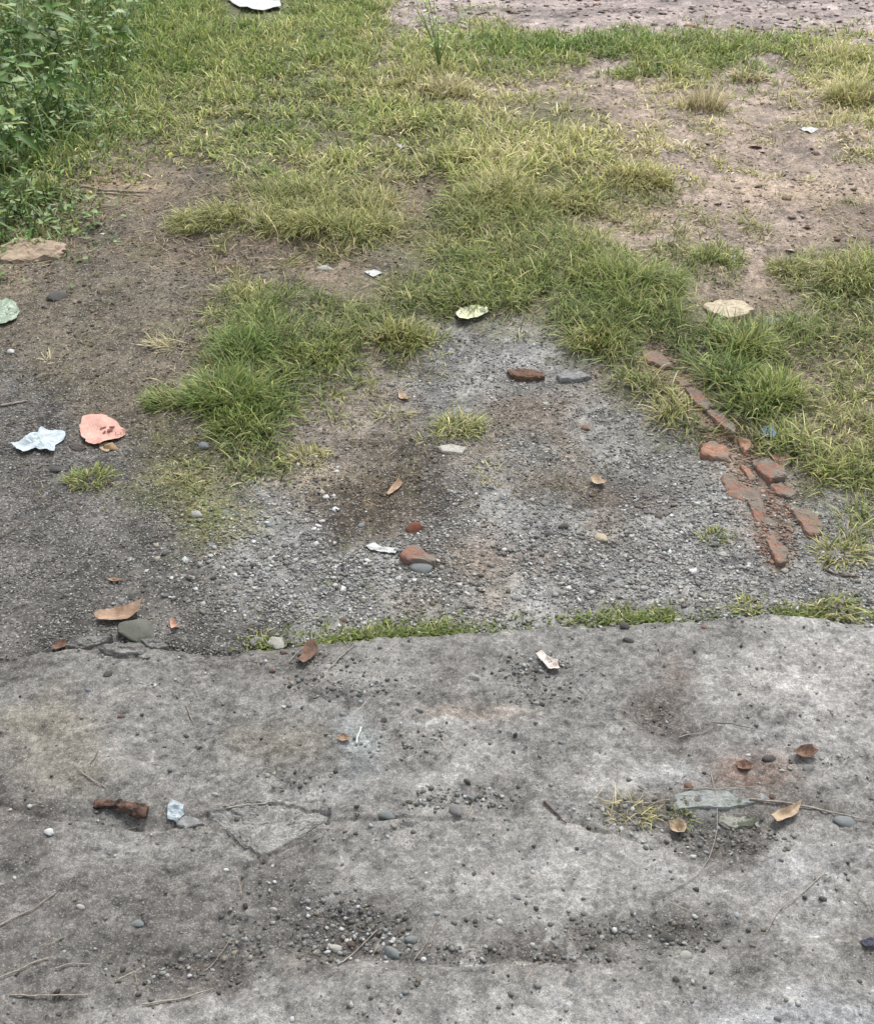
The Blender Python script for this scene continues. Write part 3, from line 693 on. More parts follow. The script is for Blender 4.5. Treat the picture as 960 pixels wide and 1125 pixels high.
tuft(T, 500, 185, 50, .14, 350, 1.5, 'upright green tuft at the left corner of the yellow patch', wide=.0045)
tuft(T, 490, 110, 60, .16, 260, 2.5, 'straw-coloured tuft at the foot of the tall weed', wide=.0055)
tuft(T, 905, 522, 50, .07, 240, 1.2, 'green tuft growing against the outermost bricks', bias=-.6)
tuft(T, 925, 610, 66, .08, 220, 1.6, 'straggly tuft on the gravel near the right edge', lean=(.5, 1.2))
tuft(T, 915, 672, 60, .08, 130, 1.4, 'small spiky tuft at the slab edge on the right', wide=.0035, bias=-.5)
tuft(T, 820, 668, 40, .05, 80, 1.6, 'few pale blades at the slab edge below the bricks')
tuft(T, 785, 590, 50, .035, 130, 1.2, 'flat green seedlings left of the last bricks')
tuft(T, 690, 900, 60, .06, 110, 2.2, 'half-dead grass tuft in the slab break beside the flat grey stone', zf=slab_z, wide=.0022, lean=(.4, 1.3))
tuft(T, 748, 905, 24, .04, 60, 1.2, 'small green tuft tucked under the flat grey stone', zf=slab_z, wide=.002)

# ------------------------------------------------------------------ leafy weeds
LF_V = None
def leaf_mesh(name, ln, wd, c, fold=.25, droop=.5, lobes=0):
    """a leaf blade with midrib fold, two rows each side"""
    n = 7; V = []; 
    for i in range(n):
        t = i / (n - 1); a = t * droop; w_ = wd * math.sin(math.pi * min(1, t * .93 + .06)) ** .75 * (1 - .35 * t)
        if lobes: w_ *= 1 + .22 * (-1) ** i
        xx = ln * t; zz = -ln * droop * t * t * .6
        for s in (-1, -.5, 0, .5, 1): V.append((xx, s * w_ * .5, zz + abs(s) * w_ * fold * .5))
    V = np.array(V); F = []
    for i in range(n - 1):
        for k in range(4): a = i * 5 + k; F.append((a, a + 1, a + 6, a + 5))
    cc = np.repeat(np.array(c)[None], len(V), 0) * (.85 + .3 * np.repeat(np.linspace(0, 1, n), 5))[:, None]
    cc[2::5] *= 1.25
    return np_mesh(name, V, np.array(F), cc, LEAFG, True)
GWEED = [C(104, 140, 68), C(122, 156, 90), C(82, 118, 52), C(150, 174, 118), C(146, 160, 82)]
leaf_data = [leaf_mesh('weed_leaf', .075 + .02 * (i % 3), .036 + .01 * (i % 2), GWEED[i % 5], .2, .3 + .2 * (i % 3), i % 2) for i in range(6)]
def weed(px, py, h, nst, nl, label, name='leafy_weed', spread=.5, ls=1.0, towards=None):
    cx, cy = P(px, py); cz = gz_at(cx, cy)
    root = bpy.data.objects.new(name, None); COL.objects.link(root); root.location = (cx, cy, cz); root.empty_display_size = .05; tag(root, label, 'weed')
    tips = []
    for s in range(nst):
        a = random.uniform(0, 6.28) if towards is None else towards + random.uniform(-1, 1); sp = random.uniform(.1, spread); hh = h * random.uniform(.65, 1.05)
        path = [Vector((math.cos(a) * sp * hh * t ** 1.5 + random.uniform(-.004, .004), math.sin(a) * sp * hh * t ** 1.5, hh * t)) for t in np.linspace(0, 1, 7)]
        path[0].z = -.01
        st = link('stem', tube_mesh('stem', path, .0026, .0010, STEMM), root)
        for k in range(nl):
            t = .34 + .66 * (k + .5) / nl; q = path[min(6, int(t * 6))].lerp(path[min(6, int(t * 6) + 1)], t * 6 % 1)
            lf = link('leaf', random.choice(leaf_data), root, q)
            sc = ls * random.uniform(.6, 1.25) * (1.1 - .4 * t); lf.scale = (sc, sc, sc)
            lf.rotation_euler = (random.uniform(-.5, .5), random.uniform(-.6, .35), k * 2.4 + a + random.uniform(-.4, .4))
    return root
def tube_mesh(name, path, r0, r1, mat, sides=6, rough=.0):
    V = []; F = []; n = len(path)
    for i, p in enumerate(path):
        d = (path[min(i + 1, n - 1)] - path[max(i - 1, 0)]).normalized(); u = d.orthogonal().normalized() if abs(d.z) > .9 else d.cross(Vector((0, 0, 1))).normalized(); v = d.cross(u).normalized()
        r = r0 + (r1 - r0) * i / (n - 1)
        for k in range(sides):
            a = k / sides * 6.2832; rr = r * (1 + rough * random.uniform(-1, 1)); V.append(p + u * math.cos(a) * rr + v * math.sin(a) * rr)
    for i in range(n - 1):
        for k in range(sides): a = i * sides + k; b = i * sides + (k + 1) % sides; F.append((a, b, b + sides, a + sides))
    V += [path[0], path[-1]]; m = bpy.data.meshes.new(name)
    for k in range(sides): F.append((len(V) - 2, (k + 1) % sides, k)); a = (n - 1) * sides; F.append((len(V) - 1, a + k, a + (k + 1) % sides))
    m.from_pydata([tuple(v) for v in V], [], F); m.polygons.foreach_set('use_smooth', [True] * len(F)); m.materials.append(mat); return m
STEMM = spot('green_stem', C(132, 150, 92), C(108, 126, 74), 90, .7)
leaf_keep = leaf_data; leaf_data = [leaf_mesh('weed_leaf', .07, .022 + .004 * (i % 2), C(150 + 12 * i, 186 + 6 * i, 96 + 10 * i), .2, .4, i % 2) for i in range(3)]
weed(482, 86, .36, 9, 9, 'tall single weed standing at the edge of the far bare soil', 'tall_weed', .50, .80)
leaf_data = leaf_keep
WL = [(-30, 130, .55, 'leafy weed cut off by the left edge of view, tallest of the bush'), (18, 150, .48, 'broad-leaved weed at the front of the bush at left'),
      (60, 150, .36, 'leafy weed with drooping leaves on the right flank of the bush'), (22, 95, .55, 'leafy weed at the dark middle of the bush at left'),
      (75, 85, .42, 'leafy weed behind the drooping one, halfway up the bush'), (-10, 55, .6, 'leafy weed at the upper left corner of view'),
      (60, 35, .5, 'leafy weed near the top of the bush, right of the corner'), (120, 35, .34, 'low leafy weed at the top, beyond the bush'),
      (-25, 215, .32, 'leafy weed below the bush, touching the left edge'), (-18, 272, .18, 'small leafy weed beside the flat tan stone'),
      (30, 190, .22, 'short leafy weed at the foot of the bush'), (128, 75, .26, 'low leafy weed in grass to the right of the bush')]
for px_, py_, h_, lb in WL: weed(px_, py_, h_, 5 if h_ > .3 else 4, 11 if h_ > .3 else 8, lb, spread=.85, ls=1.15 if h_ > .4 else .95)
# rank undergrowth between them
def ud(x, y, px, py): return np.clip(ss(230, 100, px + .35 * py) + ss(90, 10, px) * ss(330, 200, py), 0, 1) * ss(.25, .55, fbm(x, y, 3, 3, 380))
x, y = scatter_px(15000, -40, 320, ud, -220, 260); n = len(x); px, py = inv(x, y); L = (.08 + .28 * R.rand(n) ** 1.4) * (.30 + .70 * ss(220, 50, px + .35 * py)) * (.35 + .65 * ss(280, 150, py))
c = np.array(GWEED)[R.randint(0, 5, n)] * (.55 + .7 * R.rand(n, 1))
V, F, Cc = blades(np.c_[x, y, gz(x, y)], R.rand(n) * 6.28, L, .005 + .006 * R.rand(n), R.uniform(.05, .7, n), R.uniform(.3, 2.0, n), c * .6, c, 4)
tag(link('rank_undergrowth', np_mesh('rank_undergrowth', V, F, Cc, LEAFG)), kind='stuff')
nl = 9000; k = R.randint(0, n, nl); hx = x[k] + R.normal(0, .05, nl); hy = y[k] + R.normal(0, .05, nl); hz = gz(hx, hy) + L[k] * R.uniform(.15, .95, nl)
c = np.array(GWEED)[R.randint(0, 5, nl)] * (.6 + .7 * R.rand(nl, 1))
V, F, Cc = blades(np.c_[hx, hy, hz], R.rand(nl) * 6.28, .012 + .035 * R.rand(nl) ** 2, .006 + .016 * R.rand(nl) ** 2, R.uniform(.8, 1.6, nl), R.uniform(-.2, .8, nl), c, c * 1.1, 3)
tag(link('undergrowth_leaves', np_mesh('undergrowth_leaves', V, F, Cc, LEAFG)), kind='stuff')

# ------------------------------------------------------------------ litter, stones, bricks
def refine(pts, step):
    out = []
    for (ax, ay), (bx, by) in zip(pts, pts[1:] + pts[:1]):
        n = max(1, int(math.hypot(bx - ax, by - ay) / step)); out += [(ax + (bx - ax) * i / n, ay + (by - ay) * i / n) for i in range(n)]
    return out
def chunk(name, outline, h, mat, label=None, cat=None, group=None, parent=None, rough=.002, bevel=.004, step=.008, sink=.012, z=None, tilt=(0, 0), follow=0.0, vc=None):
    """a solid piece of the given plan, lying on what is under it"""
    pts = [P(a, b, h * .6) for a, b in outline]; cx = sum(p[0] for p in pts) / len(pts); cy = sum(p[1] for p in pts) / len(pts)
    z0 = top(cx, cy) if z is None else z; pts = refine([(a - cx, b - cy) for a, b in pts], step); n = len(pts); sd_ = random.randint(0, 9999)
    Rr = [(1.0, -sink), (1.02, h * .35), (1.0, h - bevel * .7), (.96, h), (.87, h), (.75, h), (.62, h), (.48, h), (.34, h), (.18, h)]
    if follow: Rr = Rr[:4] + [(float(q_), h) for q_ in np.linspace(.92, .04, 26)]
    size = max(math.hypot(*p) for p in pts); Rr[3] = (max(.6, 1 - bevel / size), h)
    PT = np.array(pts); tt = np.arange(n); JIT = rough / size * 3.0 * (vn(tt * .7, 0 * tt, sd_)[:, None] - .5); V = []; P0 = PT
    for j, (s, zz) in enumerate(Rr):
        q = 1 + (rough / size * 1.6 * (hsh(tt, tt * 0 + j, sd_) - .5) if 0 < j < 4 else 0 * tt)
        PT = P0 * (1 + JIT * ss(.5, 1.0, np.array(s))); A = PT[:, 0] * s * q; B = PT[:, 1] * s * q
        dz = rough * 2.0 * (fbm(A + cx, B + cy, 90, 3, sd_) - .5) if j > 1 else 0 * A
        if follow and j > 0: dz = dz + follow * (slab_z(A + cx, B + cy) - z0)
        V += list(zip(A, B, zz + dz + (A * tilt[0] + B * tilt[1] if j > 0 else 0)))
    F = []
    for j in range(len(Rr) - 1):
        for i in range(n): k = (i + 1) % n; F.append((j * n + i, j * n + k, (j + 1) * n + k, (j + 1) * n + i))
    V.append((0, 0, h)); t0 = (len(Rr) - 1) * n
    for i in range(n): F.append((t0 + i, t0 + (i + 1) % n, len(V) - 1))
    V.append((0, 0, -sink))
    for i in range(n): F.append(((i + 1) % n, i, len(V) - 1))
    bm = bmesh.new(); vs = [bm.verts.new(v) for v in V]
    for f in F: bm.faces.new([vs[i] for i in f])
    bmesh.ops.recalc_face_normals(bm, faces=bm.faces); m = bpy.data.meshes.new(name); bm.to_mesh(m); bm.free(); m.materials.append(mat)
    if vc is not None:
        ca = m.color_attributes.new('col', 'FLOAT_COLOR', 'POINT'); co = np.array([v.co[:2] for v in m.vertices])
        cc = np.array(vc)[None] * (.75 + .5 * fbm(co[:, 0] + cx, co[:, 1] + cy, 40, 3, 9))[:, None]
        ca.data.foreach_set('color', np.c_[cc, np.ones(len(cc))].astype(np.float32).ravel())
    o = link(name, m, None, (cx, cy, z0))
    if parent: o.parent = parent; o.location = Vector((cx, cy, z0)) - parent.location
    return tag(o, label, cat, group)
def sheet(name, outline, mat, label, cat, crumple=.008, thick=.0006, lift=.002, step=.006, f=60, rings=9, curl=0.0, parent=None):
    """thin crumpled paper, plastic or leaf: real folds, real thickness"""
    pts = [P(a, b, .005) for a, b in outline]; cx = sum(p[0] for p in pts) / len(pts); cy = sum(p[1] for p in pts) / len(pts)
    pts = refine([(a - cx, b - cy) for a, b in pts], step); n = len(pts); sd_ = random.randint(0, 9999); z0 = top(cx, cy); size = max(math.hypot(*p) for p in pts)
    PT = np.array(pts); PT = PT * (1 + (.16 if name == 'dead_leaf' else .12) * (vn(np.arange(n) * .8, np.zeros(n), sd_)[:, None] - .5)); SC = (np.arange(1, rings + 1) / rings)[:, None, None]; Q = np.vstack([(PT[None] * SC).reshape(-1, 2), [[0, 0]]])
    g_ = fbm(Q[:, 0] + cx, Q[:, 1] + cy, f, 3, sd_); r = np.hypot(Q[:, 0], Q[:, 1]) / size
    ridg = 0
    for q_ in range(8):
        an_ = random.uniform(0, 3.14); ph = random.uniform(0, 9); fr = random.uniform(.4, 2.0) / size; u_ = (Q[:, 0] * math.cos(an_) + Q[:, 1] * math.sin(an_)) * fr + ph + .5 * g_
        ridg = ridg + np.abs((u_ % 1) * 2 - 1) * random.uniform(.5, 1) / 4
    base_ = (slab_z if cy < float(edge_y(np.array([cx]))[0]) else gz)(Q[:, 0] + cx, Q[:, 1] + cy)
    zq = lift + np.maximum(0, base_ - z0) * .6 + crumple * ridg + curl * r * r + np.abs(Q[:, 1]) / size * curl * .5
    if name == 'dead_leaf':
        ev, evec = np.linalg.eigh(np.cov(np.array(pts).T)); al = Q @ evec[:, 1]; ac = Q @ evec[:, 0]; zq = zq + .30 * np.abs(ac) + .08 * al * al / size * random.choice([1, 1.6, -.2]) + .10 * ac * np.sin(al / size * 5)
    zq = zq - np.min(zq - .6 * np.maximum(0, base_ - z0)) + lift * .6
    bm = bmesh.new(); vs_ = [bm.verts.new((a, b, c_)) for (a, b), c_ in zip(Q, zq)]; grid_ = [vs_[j * n:(j + 1) * n] for j in range(rings)]; c = vs_[-1]
    for i in range(n): bm.faces.new((c, grid_[0][i], grid_[0][(i + 1) % n]))
    for j in range(rings - 1):
        for i in range(n): k = (i + 1) % n; bm.faces.new((grid_[j][i], grid_[j + 1][i], grid_[j + 1][k], grid_[j][k]))
    m = bpy.data.meshes.new(name); bm.to_mesh(m); bm.free(); m.materials.append(mat)
    o = link(name, m, None, (cx, cy, z0)); md_ = o.modifiers.new('thickness', 'SOLIDIFY'); md_.thickness = thick; md_.offset = 0
    if parent: o.parent = parent; o.location = Vector((cx, cy, z0)) - parent.location
    return tag(o, label, cat)
def rock_mesh(name, seed, base=ICO3, amp=.34, facet=.12, flat=.65):
    V, F = base; V = V.copy(); rs = np.random.RandomState(seed + 77)
    for _ in range(13):
        nrm = rs.normal(size=3); nrm /= np.linalg.norm(nrm); V = V - np.maximum(0, V @ nrm - rs.uniform(.42, .78))[:, None] * nrm
    r = 1 + amp * n3v(V, 1.3, seed) + facet * 2.4 * n3v(V, 6, seed + 5); V = V * r[:, None] * np.array([1.3, 1.0, flat * 1.2])
    return np_mesh(name, V, F, None, None, False)
ROCKS = {}
def rock(name, px, py, wpx, mat, label, cat='stone', group=None, hr=.6, seed=None, rot=None, sub=ICO2):
    seed = random.randint(0, 5) if seed is None else seed; key = (seed, mat.name, sub is ICO3, hr)
    if key not in ROCKS:
        m = rock_mesh('stone', seed * 13 + 3, sub, flat=hr); m.materials.append(mat); ROCKS[key] = m
    r = wpx / scale(py) / 2; x, y = P(px, py, r * .4); o = link(name, ROCKS[key], None, (x, y, top(x, y) + r * hr * .12)); o.scale = (r, r, r)
    o.rotation_euler = (random.uniform(-.15, .15), random.uniform(-.15, .15), random.uniform(-.4, .4) if rot is None else rot); return tag(o, label, cat, group)
def twig(px_pts, w0, w1, mat, label, name='twig', cat='twig', lift=.003, bow=0):
    pts = []; n = 14; L = len(px_pts)
    for i in range(n):
        t = i / (n - 1) * (L - 1); k = min(L - 2, int(t)); f = t - k; a, b = px_pts[k], px_pts[k + 1]
        x, y = P(a[0] + (b[0] - a[0]) * f, a[1] + (b[1] - a[1]) * f, .02); pts.append((x, y, top(x, y) + lift + bow * math.sin(math.pi * i / (n - 1))))
    zs = [p[2] for p in pts]
    for _ in range(3): zs = [max(zs[i], .5 * (zs[max(0, i - 1)] + zs[min(n - 1, i + 1)])) for i in range(n)]
    o0 = Vector((pts[0][0], pts[0][1], zs[0])); path = [Vector((p[0] + random.uniform(-1, 1) * w0 * .4, p[1] + random.uniform(-1, 1) * w0 * .4, z_)) - o0 for p, z_ in zip(pts, zs)]
    return tag(link(name, tube_mesh(name, path, w0 * .8, w1 * .8, mat, 6, .25), None, o0), label, cat)

# brick edging
BR = [([(703, 395), (723, 393), (738, 411), (727, 413), (707, 405)], BRICKD, .010), ([(736, 417), (750, 421), (759, 431), (747, 433)], BRICKD, .010),
      ([(751, 433), (763, 433), (783, 453), (773, 457), (760, 447)], BRICK, .014), ([(774, 456), (787, 454), (807, 473), (806, 484), (787, 471)], BRICK, .014),
      ([(769, 490), (783, 486), (801, 492), (799, 503), (783, 503), (771, 499)], BRICKO, .020), ([(809, 483), (822, 486), (828, 493), (817, 498)], BRICKO, .015),
      ([(823, 505), (840, 503), (861, 517), (861, 526), (845, 529), (833, 518)], BRICK, .022), ([(843, 501), (866, 498), (870, 510), (860, 514)], BRICKD, .012),
      ([(844, 531), (857, 530), (874, 541), (870, 547), (853, 543)], BRICK, .012), ([(791, 523), (801, 519), (813, 531), (834, 539), (838, 550), (820, 549), (800, 543)], BRICKD, .014),
      ([(812, 512), (819, 512), (830, 525), (823, 528)], BRICKO, .009), ([(821, 553), (837, 552), (841, 566), (854, 576), (842, 580), (829, 570)], BRICK, .013),
      ([(836, 582), (852, 580), (855, 596), (866, 604), (863, 618), (853, 620), (844, 599)], BRICKD, .010), ([(869, 561), (890, 562), (904, 580), (900, 590), (886, 588)], BRICKD, .018)]
bx, by = P(800, 500); ed = bpy.data.objects.new('brick_edging', None); COL.objects.link(ed); ed.location = (bx, by, gz_at(bx, by)); ed.empty_display_size = .1
tag(ed, 'broken row of red bricks sunk in gravel, running beside the grass', 'brick edging')
for i, (ol, mt, h_) in enumerate(BR):
    chunk('brick', ol, h_ * .6 + .003, mt, {4: 'bright orange rounded brick stub', 6: 'deep red brick with sharp corners', 13: 'dull brick lying apart in the grass'}.get(i), parent=ed, rough=.0035, bevel=.004, step=.006, z=gz_at(*P(ol[0][0], ol[0][1])) - .003, tilt=(random.uniform(-.12, .12), random.uniform(-.1, .1)))
# crumbs of brick worn off the row
def bd(x, y, px, py): return .9 * (seg_dist(px, py, [(700, 400), (755, 430), (800, 480), (840, 530), (855, 610)]) < 22) * ss(.35, .6, fbm(x, y, 30, 2, 370)) * (y > edge_y(x))
x, y = scatter_px(26000, 380, 640, bd, 660, 920); n = len(x); sz = .0016 + .0035 * R.rand(n) ** 2
bp_ = np.array([C(140, 112, 99), C(132, 114, 103), C(122, 106, 96), C(148, 116, 100), C(130, 124, 116)])
bits('brick_crumbs', np.c_[x, y, gz(x, y) + sz * .3], sz, bp_[R.randint(0, 5, n)] * (.7 + .5 * R.rand(n, 1)), ICO1, M_STONE)

# slab pieces
fc = chunk('slab_piece', FRAG, .0022, M_SLAB, None, None, parent=slab, rough=.0012, bevel=.002, step=.005, follow=1.0, vc=C(156, 155, 151))
tag(fc, 'cracked loose plate of the slab')
for ol in ([(112, 722), (135, 716), (152, 718), (156, 725), (138, 728), (118, 727)], [(75, 716), (100, 708), (125, 706), (112, 714), (88, 720)], [(155, 709), (178, 708), (186, 714), (168, 718)]):
    chunk('slab_piece', ol, .005, M_SLAB, None, None, parent=slab, rough=.0015, bevel=.002, step=.005, follow=1.0, vc=C(138, 136, 132))

# flat stones bedded in the slab break
chunk('flat_stone', [(737, 882), (760, 875), (800, 873), (826, 875), (846, 886), (828, 889), (800, 895), (770, 894), (742, 897)], .006, spot('mossed_flat_stone', C(168, 171, 168), C(140, 144, 141), 110, c3=C(116, 122, 108), t3=.62, bump=1), 'largest flat blue-grey stone bedded in the slab break', 'stone', rough=.0028, step=.008)
chunk('flat_stone', [(788, 897), (815, 895), (832, 902), (826, 912), (800, 914), (787, 908)], .006, MOSSY, 'greenish flat stone just below the largest flat stone', 'stone', rough=.003)
rock('stone', 927, 909, 24, GREYB, 'rounded blue-grey stone near the right edge, right of the tan leaf', hr=.45, seed=2, rot=.1)
chunk('flat_stone', [(770, 340), (790, 335), (815, 336), (828, 345), (818, 351), (796, 355), (780, 349)], .022, BEIGE, 'pale beige flat stone lying on bare soil among grass', 'stone', rough=.004, step=.01)
rock('stone', 845, 352, 22, GREY, 'dull grey stone just right of the pale beige flat stone', hr=.5)
chunk('flat_stone', [(-8, 280), (15, 266), (45, 265), (72, 271), (72, 281), (40, 288), (5, 290)], .016, spot('tan_stone', C(176, 158, 138), C(146, 128, 110), 40, c3=C(120, 104, 88)), 'flat tan stone by the left edge below the bush', 'stone', rough=.008, step=.015)
rock('stone', 155, 693, 46, MOSSY, 'mottled lichen-grey stone touching the long tan leaf at the slab edge', hr=.5, seed=1, rot=-.35, sub=ICO3)
rock('stone', 303, 706, 25, PALE, 'smooth pale stone sitting on the slab edge in the weeds', hr=.5, seed=3, rot=0, sub=ICO3)
rock('stone', 281, 705, 18, GREY, 'grey stone just left of the smooth pale edge stone', hr=.5)
rock('stone', 462, 625, 24, GREYB, 'flat grey stone in front of the red brick fragment', hr=.35)
rock('stone', 454, 579, 21, spot('red_stone', C(140, 88, 68), C(100, 66, 54), 90), 'reddish brown rounded stone above the brick fragment', hr=.75, seed=4)
chunk('brick_fragment', [(439, 614), (447, 604), (458, 603), (468, 612), (481, 618), (476, 622), (444, 620)], .016, BRICK, 'flat red brick fragment alone in the middle of the gravel', 'brick', rough=.003)
rock('brick_fragment', 643, 468, 13, BRICKO, 'tiny orange brick crumb left of the brick row', 'brick')
chunk('bark_chip', [(558, 408), (575, 407), (598, 411), (597, 416), (578, 417), (562, 414)], .014, spot('bark', C(118, 92, 76), C(86, 66, 54), 120, c3=C(60, 50, 44)), 'dark brown bark chip on the pale gravel near its tip', 'bark', rough=.004)
chunk('flat_stone', [(612, 416), (622, 411), (640, 412), (650, 417), (634, 421), (616, 420)], .010, GREY, 'flat grey stone right of the dark bark chip', 'stone')
chunk('flat_stone', [(480, 490), (495, 487), (513, 491), (508, 498), (486, 496)], .008, PALE, 'pale flat stone at the foot of the lone gravel tuft', 'stone')
rock('stone', 62, 326, 26, DARK, 'dark clod on the brown soil right of the green plastic', 'clod', hr=.5)
rock('stone', 12, 386, 11, WHITE, 'small white pebble near the left edge on brown soil', 'pebble')
rock('stone', 61, 515, 18, DARK, 'dark round stone below the pale blue tissue', hr=.5)
rock('stone', 224, 490, 16, GREYB, 'bluish stone below the deep green tuft', hr=.7)
rock('stone', 216, 567, 16, PALE, 'pale lumpy stone beside the moss patch', hr=.7)
rock('stone', 660, 590, 20, BEIGE, 'pale beige stone in the gravel left of the seedlings', hr=.5)
rock('stone', 357, 293, 18, PALE, 'whitish stone below the olive tufts', hr=.5)
rock('stone', 620, 578, 13, DARK, 'dark stone in the middle of the bright gravel', hr=.7)
rock('stone', 606, 587, 13, DARK, 'dark flat stone left of the pale beige stone', hr=.5)
for p_, l_ in (((500, 899, 21, GREY), 'rounded grey pebble in the gravel drift at the middle of the slab'), ((153, 1022, 15, GREYB), 'lone blue-grey pebble on the lower left of the slab'),
               ((432, 1059, 22, GREYB), 'largest pebble in the lower gravel drift'), ((369, 1049, 13, PALE), 'pale round pebble left of the reddish one in the lower drift'),
               ((386, 1044, 11, BRICKD), 'reddish pebble in the lower gravel drift'), ((452, 1044, 13, GREYB), 'blue-grey pebble above right of the largest pebble'),
               ((522, 755, 10, PALE), 'pale round pebble on the dark drift near the slab top'), ((461, 791, 10, GREY), 'grey pebble at the end of the white scrape'),
               ((120, 750, 11, DARK), 'dark pebble on the upper left of the slab'), ((687, 694, 14, DARK), 'flat dark stone at the slab edge right of centre'), ((689, 712, 11, DARK), 'black clod just below the slab edge'),
               ((302, 1010, 10, PALE), 'pale pebble beside the long crack'), ((747, 915, 11, BEIGE), 'beige pebble below the half-dead tuft'), ((884, 852, 13, GREY), 'grey pebble below the red-brown leaf'),
               ((843, 842, 14, DARK), 'black clod left of the red-brown leaf'), ((513, 869, 9, DARK), 'dark pebble above the drift'), ((567, 997, 11, GREY), 'grey pebble alone on the lower slab'),
               ((730, 1034, 18, DARK), 'dark crumbled clod on the lower right of the slab'), ((750, 1062, 16, PALE), 'pale crumbled lump below the dark clod'), ((740, 1095, 9, DARK), 'black pebble near the bottom edge'),
               ((425, 902, 18, GREYB), 'flat bluish stone at the left end of the drift'), ((250, 966, 6, WHITE), 'white speck of stone below the cracked plate'), ((58, 925, 12, WHITE), 'white stone chip left of centre on the lower slab')):
    rock('pebble', *p_, l_, 'pebble', hr=.65)
# further pebbles and stones large enough to pick out
gs = [(250, 560), (300, 540), (318, 555), (335, 572), (345, 590), (300, 580), (352, 612), (352, 645), (240, 650), (226, 661), (214, 672), (205, 640), (270, 628), (263, 660), (383, 642), (402, 650), (395, 576), (420, 596), (440, 640), (560, 655), (575, 600), (590, 575), (600, 552),
      (548, 548), (535, 575), (640, 608), (655, 622), (676, 640), (700, 615), (712, 602), (790, 610), (812, 622), (830, 640), (760, 632), (745, 660), (880, 640), (905, 655), (930, 640), (868, 655), (650, 562), (570, 660), (515, 640), (540, 660), (620, 640), (250, 690), (230, 600), (620, 460), (540, 400), (555, 384), (560, 430), (600, 440), (690, 480), (715, 432), (650, 500), (608, 500)]
MN = {'grey_stone': 'grey', 'blue_grey_stone': 'bluish grey', 'pale_stone': 'whitish', 'mossy_stone': 'mottled greenish', 'dark_stone': 'dark'}
for q in gs:
    m_ = random.choice([GREY, GREY, GREYB, GREYB, PALE, MOSSY])
    zone = ('in the coarse gravel left of the brick fragment' if q[0] < 430 else 'on the pale gravel above the dark hollows' if q[1] < 510 else 'in the gravel right of the brick fragment' if q[0] < 650 else 'in the gravel below the brick row')
    rock('stone', q[0] + random.uniform(-5, 5), q[1] + random.uniform(-4, 4), random.uniform(7, 11) * (1 if q[1] > 520 else .8), m_,
         'small ' + MN[m_.name] + ' stone lying loose ' + zone, 'stone', MN[m_.name] + ' stones ' + zone, hr=random.choice([.35, .5]))
ps = [(385, 745), (395, 775), (378, 790), (420, 800), (440, 815), (450, 828), (470, 880), (455, 890), (520, 885), (540, 890), (560, 905), (575, 750), (600, 760), (620, 762), (590, 775), (350, 1030), (360, 1015), (345, 1050), (400, 1055), (410, 1040), (390, 1070), (335, 1025), (300, 1045), (200, 1065), (185, 1075), (215, 1060),
      (170, 1072), (90, 1010), (240, 880), (205, 915), (100, 765), (165, 790), (235, 800), (640, 1020), (660, 1035), (690, 1030), (590, 1050), (530, 1055), (700, 1015), (820, 1050), (900, 1000), (860, 860), (920, 870), (930, 960), (850, 960), (560, 840), (620, 830), (430, 905)]
for q in ps:
    m_ = random.choice([GREY, GREYB, GREY, PALE, DARK, GREY])
    zone = ('in the lower gravel drift' if 330 <= q[0] <= 415 and q[1] > 1000 else 'at the lower left of the slab' if q[0] < 330 and q[1] > 860 else 'at the upper left of the slab' if q[0] < 330 else
            'in the upper middle of the slab' if q[1] < 850 and q[0] < 650 else 'along the crack in the middle of the slab' if q[1] < 950 and q[0] < 650 else 'at the lower right of the slab' if q[1] > 930 else 'at the right of the slab near the dead leaves')
    rock('pebble', q[0] + random.uniform(-5, 5), q[1] + random.uniform(-5, 5), random.uniform(5.5, 9), m_, 'tiny ' + MN[m_.name] + ' pebble loose ' + zone, 'pebble', MN[m_.name] + ' pebbles ' + zone, hr=.65)

# litter
pk = sheet('paper_scrap', [(88, 468), (93, 461), (103, 459), (118, 458), (128, 464), (139, 476), (136, 482), (122, 486), (110, 491), (98, 489), (90, 481)], PINK, 'crumpled salmon-pink paper scrap on gravel below green grass', 'paper', .017, f=34, curl=.006)
for pm in ([(110, 472), (117, 470), (117, 471.5), (111, 473.5)], [(118, 474), (124, 472), (125, 473.5), (119, 476)], [(113, 477), (116, 474), (117, 475), (115, 478)], [(121, 470), (127, 470), (126, 471.5), (121, 471.3)]):
    sheet('print_mark', pm, spot('dark_print', C(104, 66, 58), C(140, 90, 78), 260, .8, .2), None, None, .002, .0003, .0125, .002, 60, 3, parent=pk)
sheet('paper_scrap', [(14, 489), (22, 487), (28, 480), (42, 478), (46, 472), (58, 474), (71, 477), (72, 484), (62, 489), (60, 500), (50, 497), (40, 494), (26, 499), (20, 496)], BLUEP, 'torn pale blue tissue at the left, beside the salmon scrap', 'tissue', .022, f=70, curl=.004)
sheet('plastic_scrap', [(108, 488), (118, 486), (127, 490), (118, 497), (110, 493)], LEAFP, 'small cream scrap tucked under the salmon paper', 'scrap', .003, curl=.002)
rock('snail_shell', 122, 491, 15, spot('snail_brown', C(186, 160, 124), C(150, 120, 88), 100, .5), 'round tan snail shell against the lower edge of the salmon paper', 'shell', hr=.9, seed=5, sub=ICO3)
sheet('leaf', [(76, 489), (88, 488), (96, 492), (90, 496), (80, 494)], spot('dark_leaf', C(84, 76, 72), C(64, 58, 56), 60), 'dark dead leaf between the tissue and the salmon paper', 'leaf', .004)
sheet('plastic_scrap', [(-14, 340), (-4, 333), (8, 331), (18, 334), (22, 343), (19, 352), (8, 358), (-6, 358), (-14, 350)], GREENP, 'round pale green crumpled plastic at the left edge', 'plastic', .010, f=45, curl=.003)
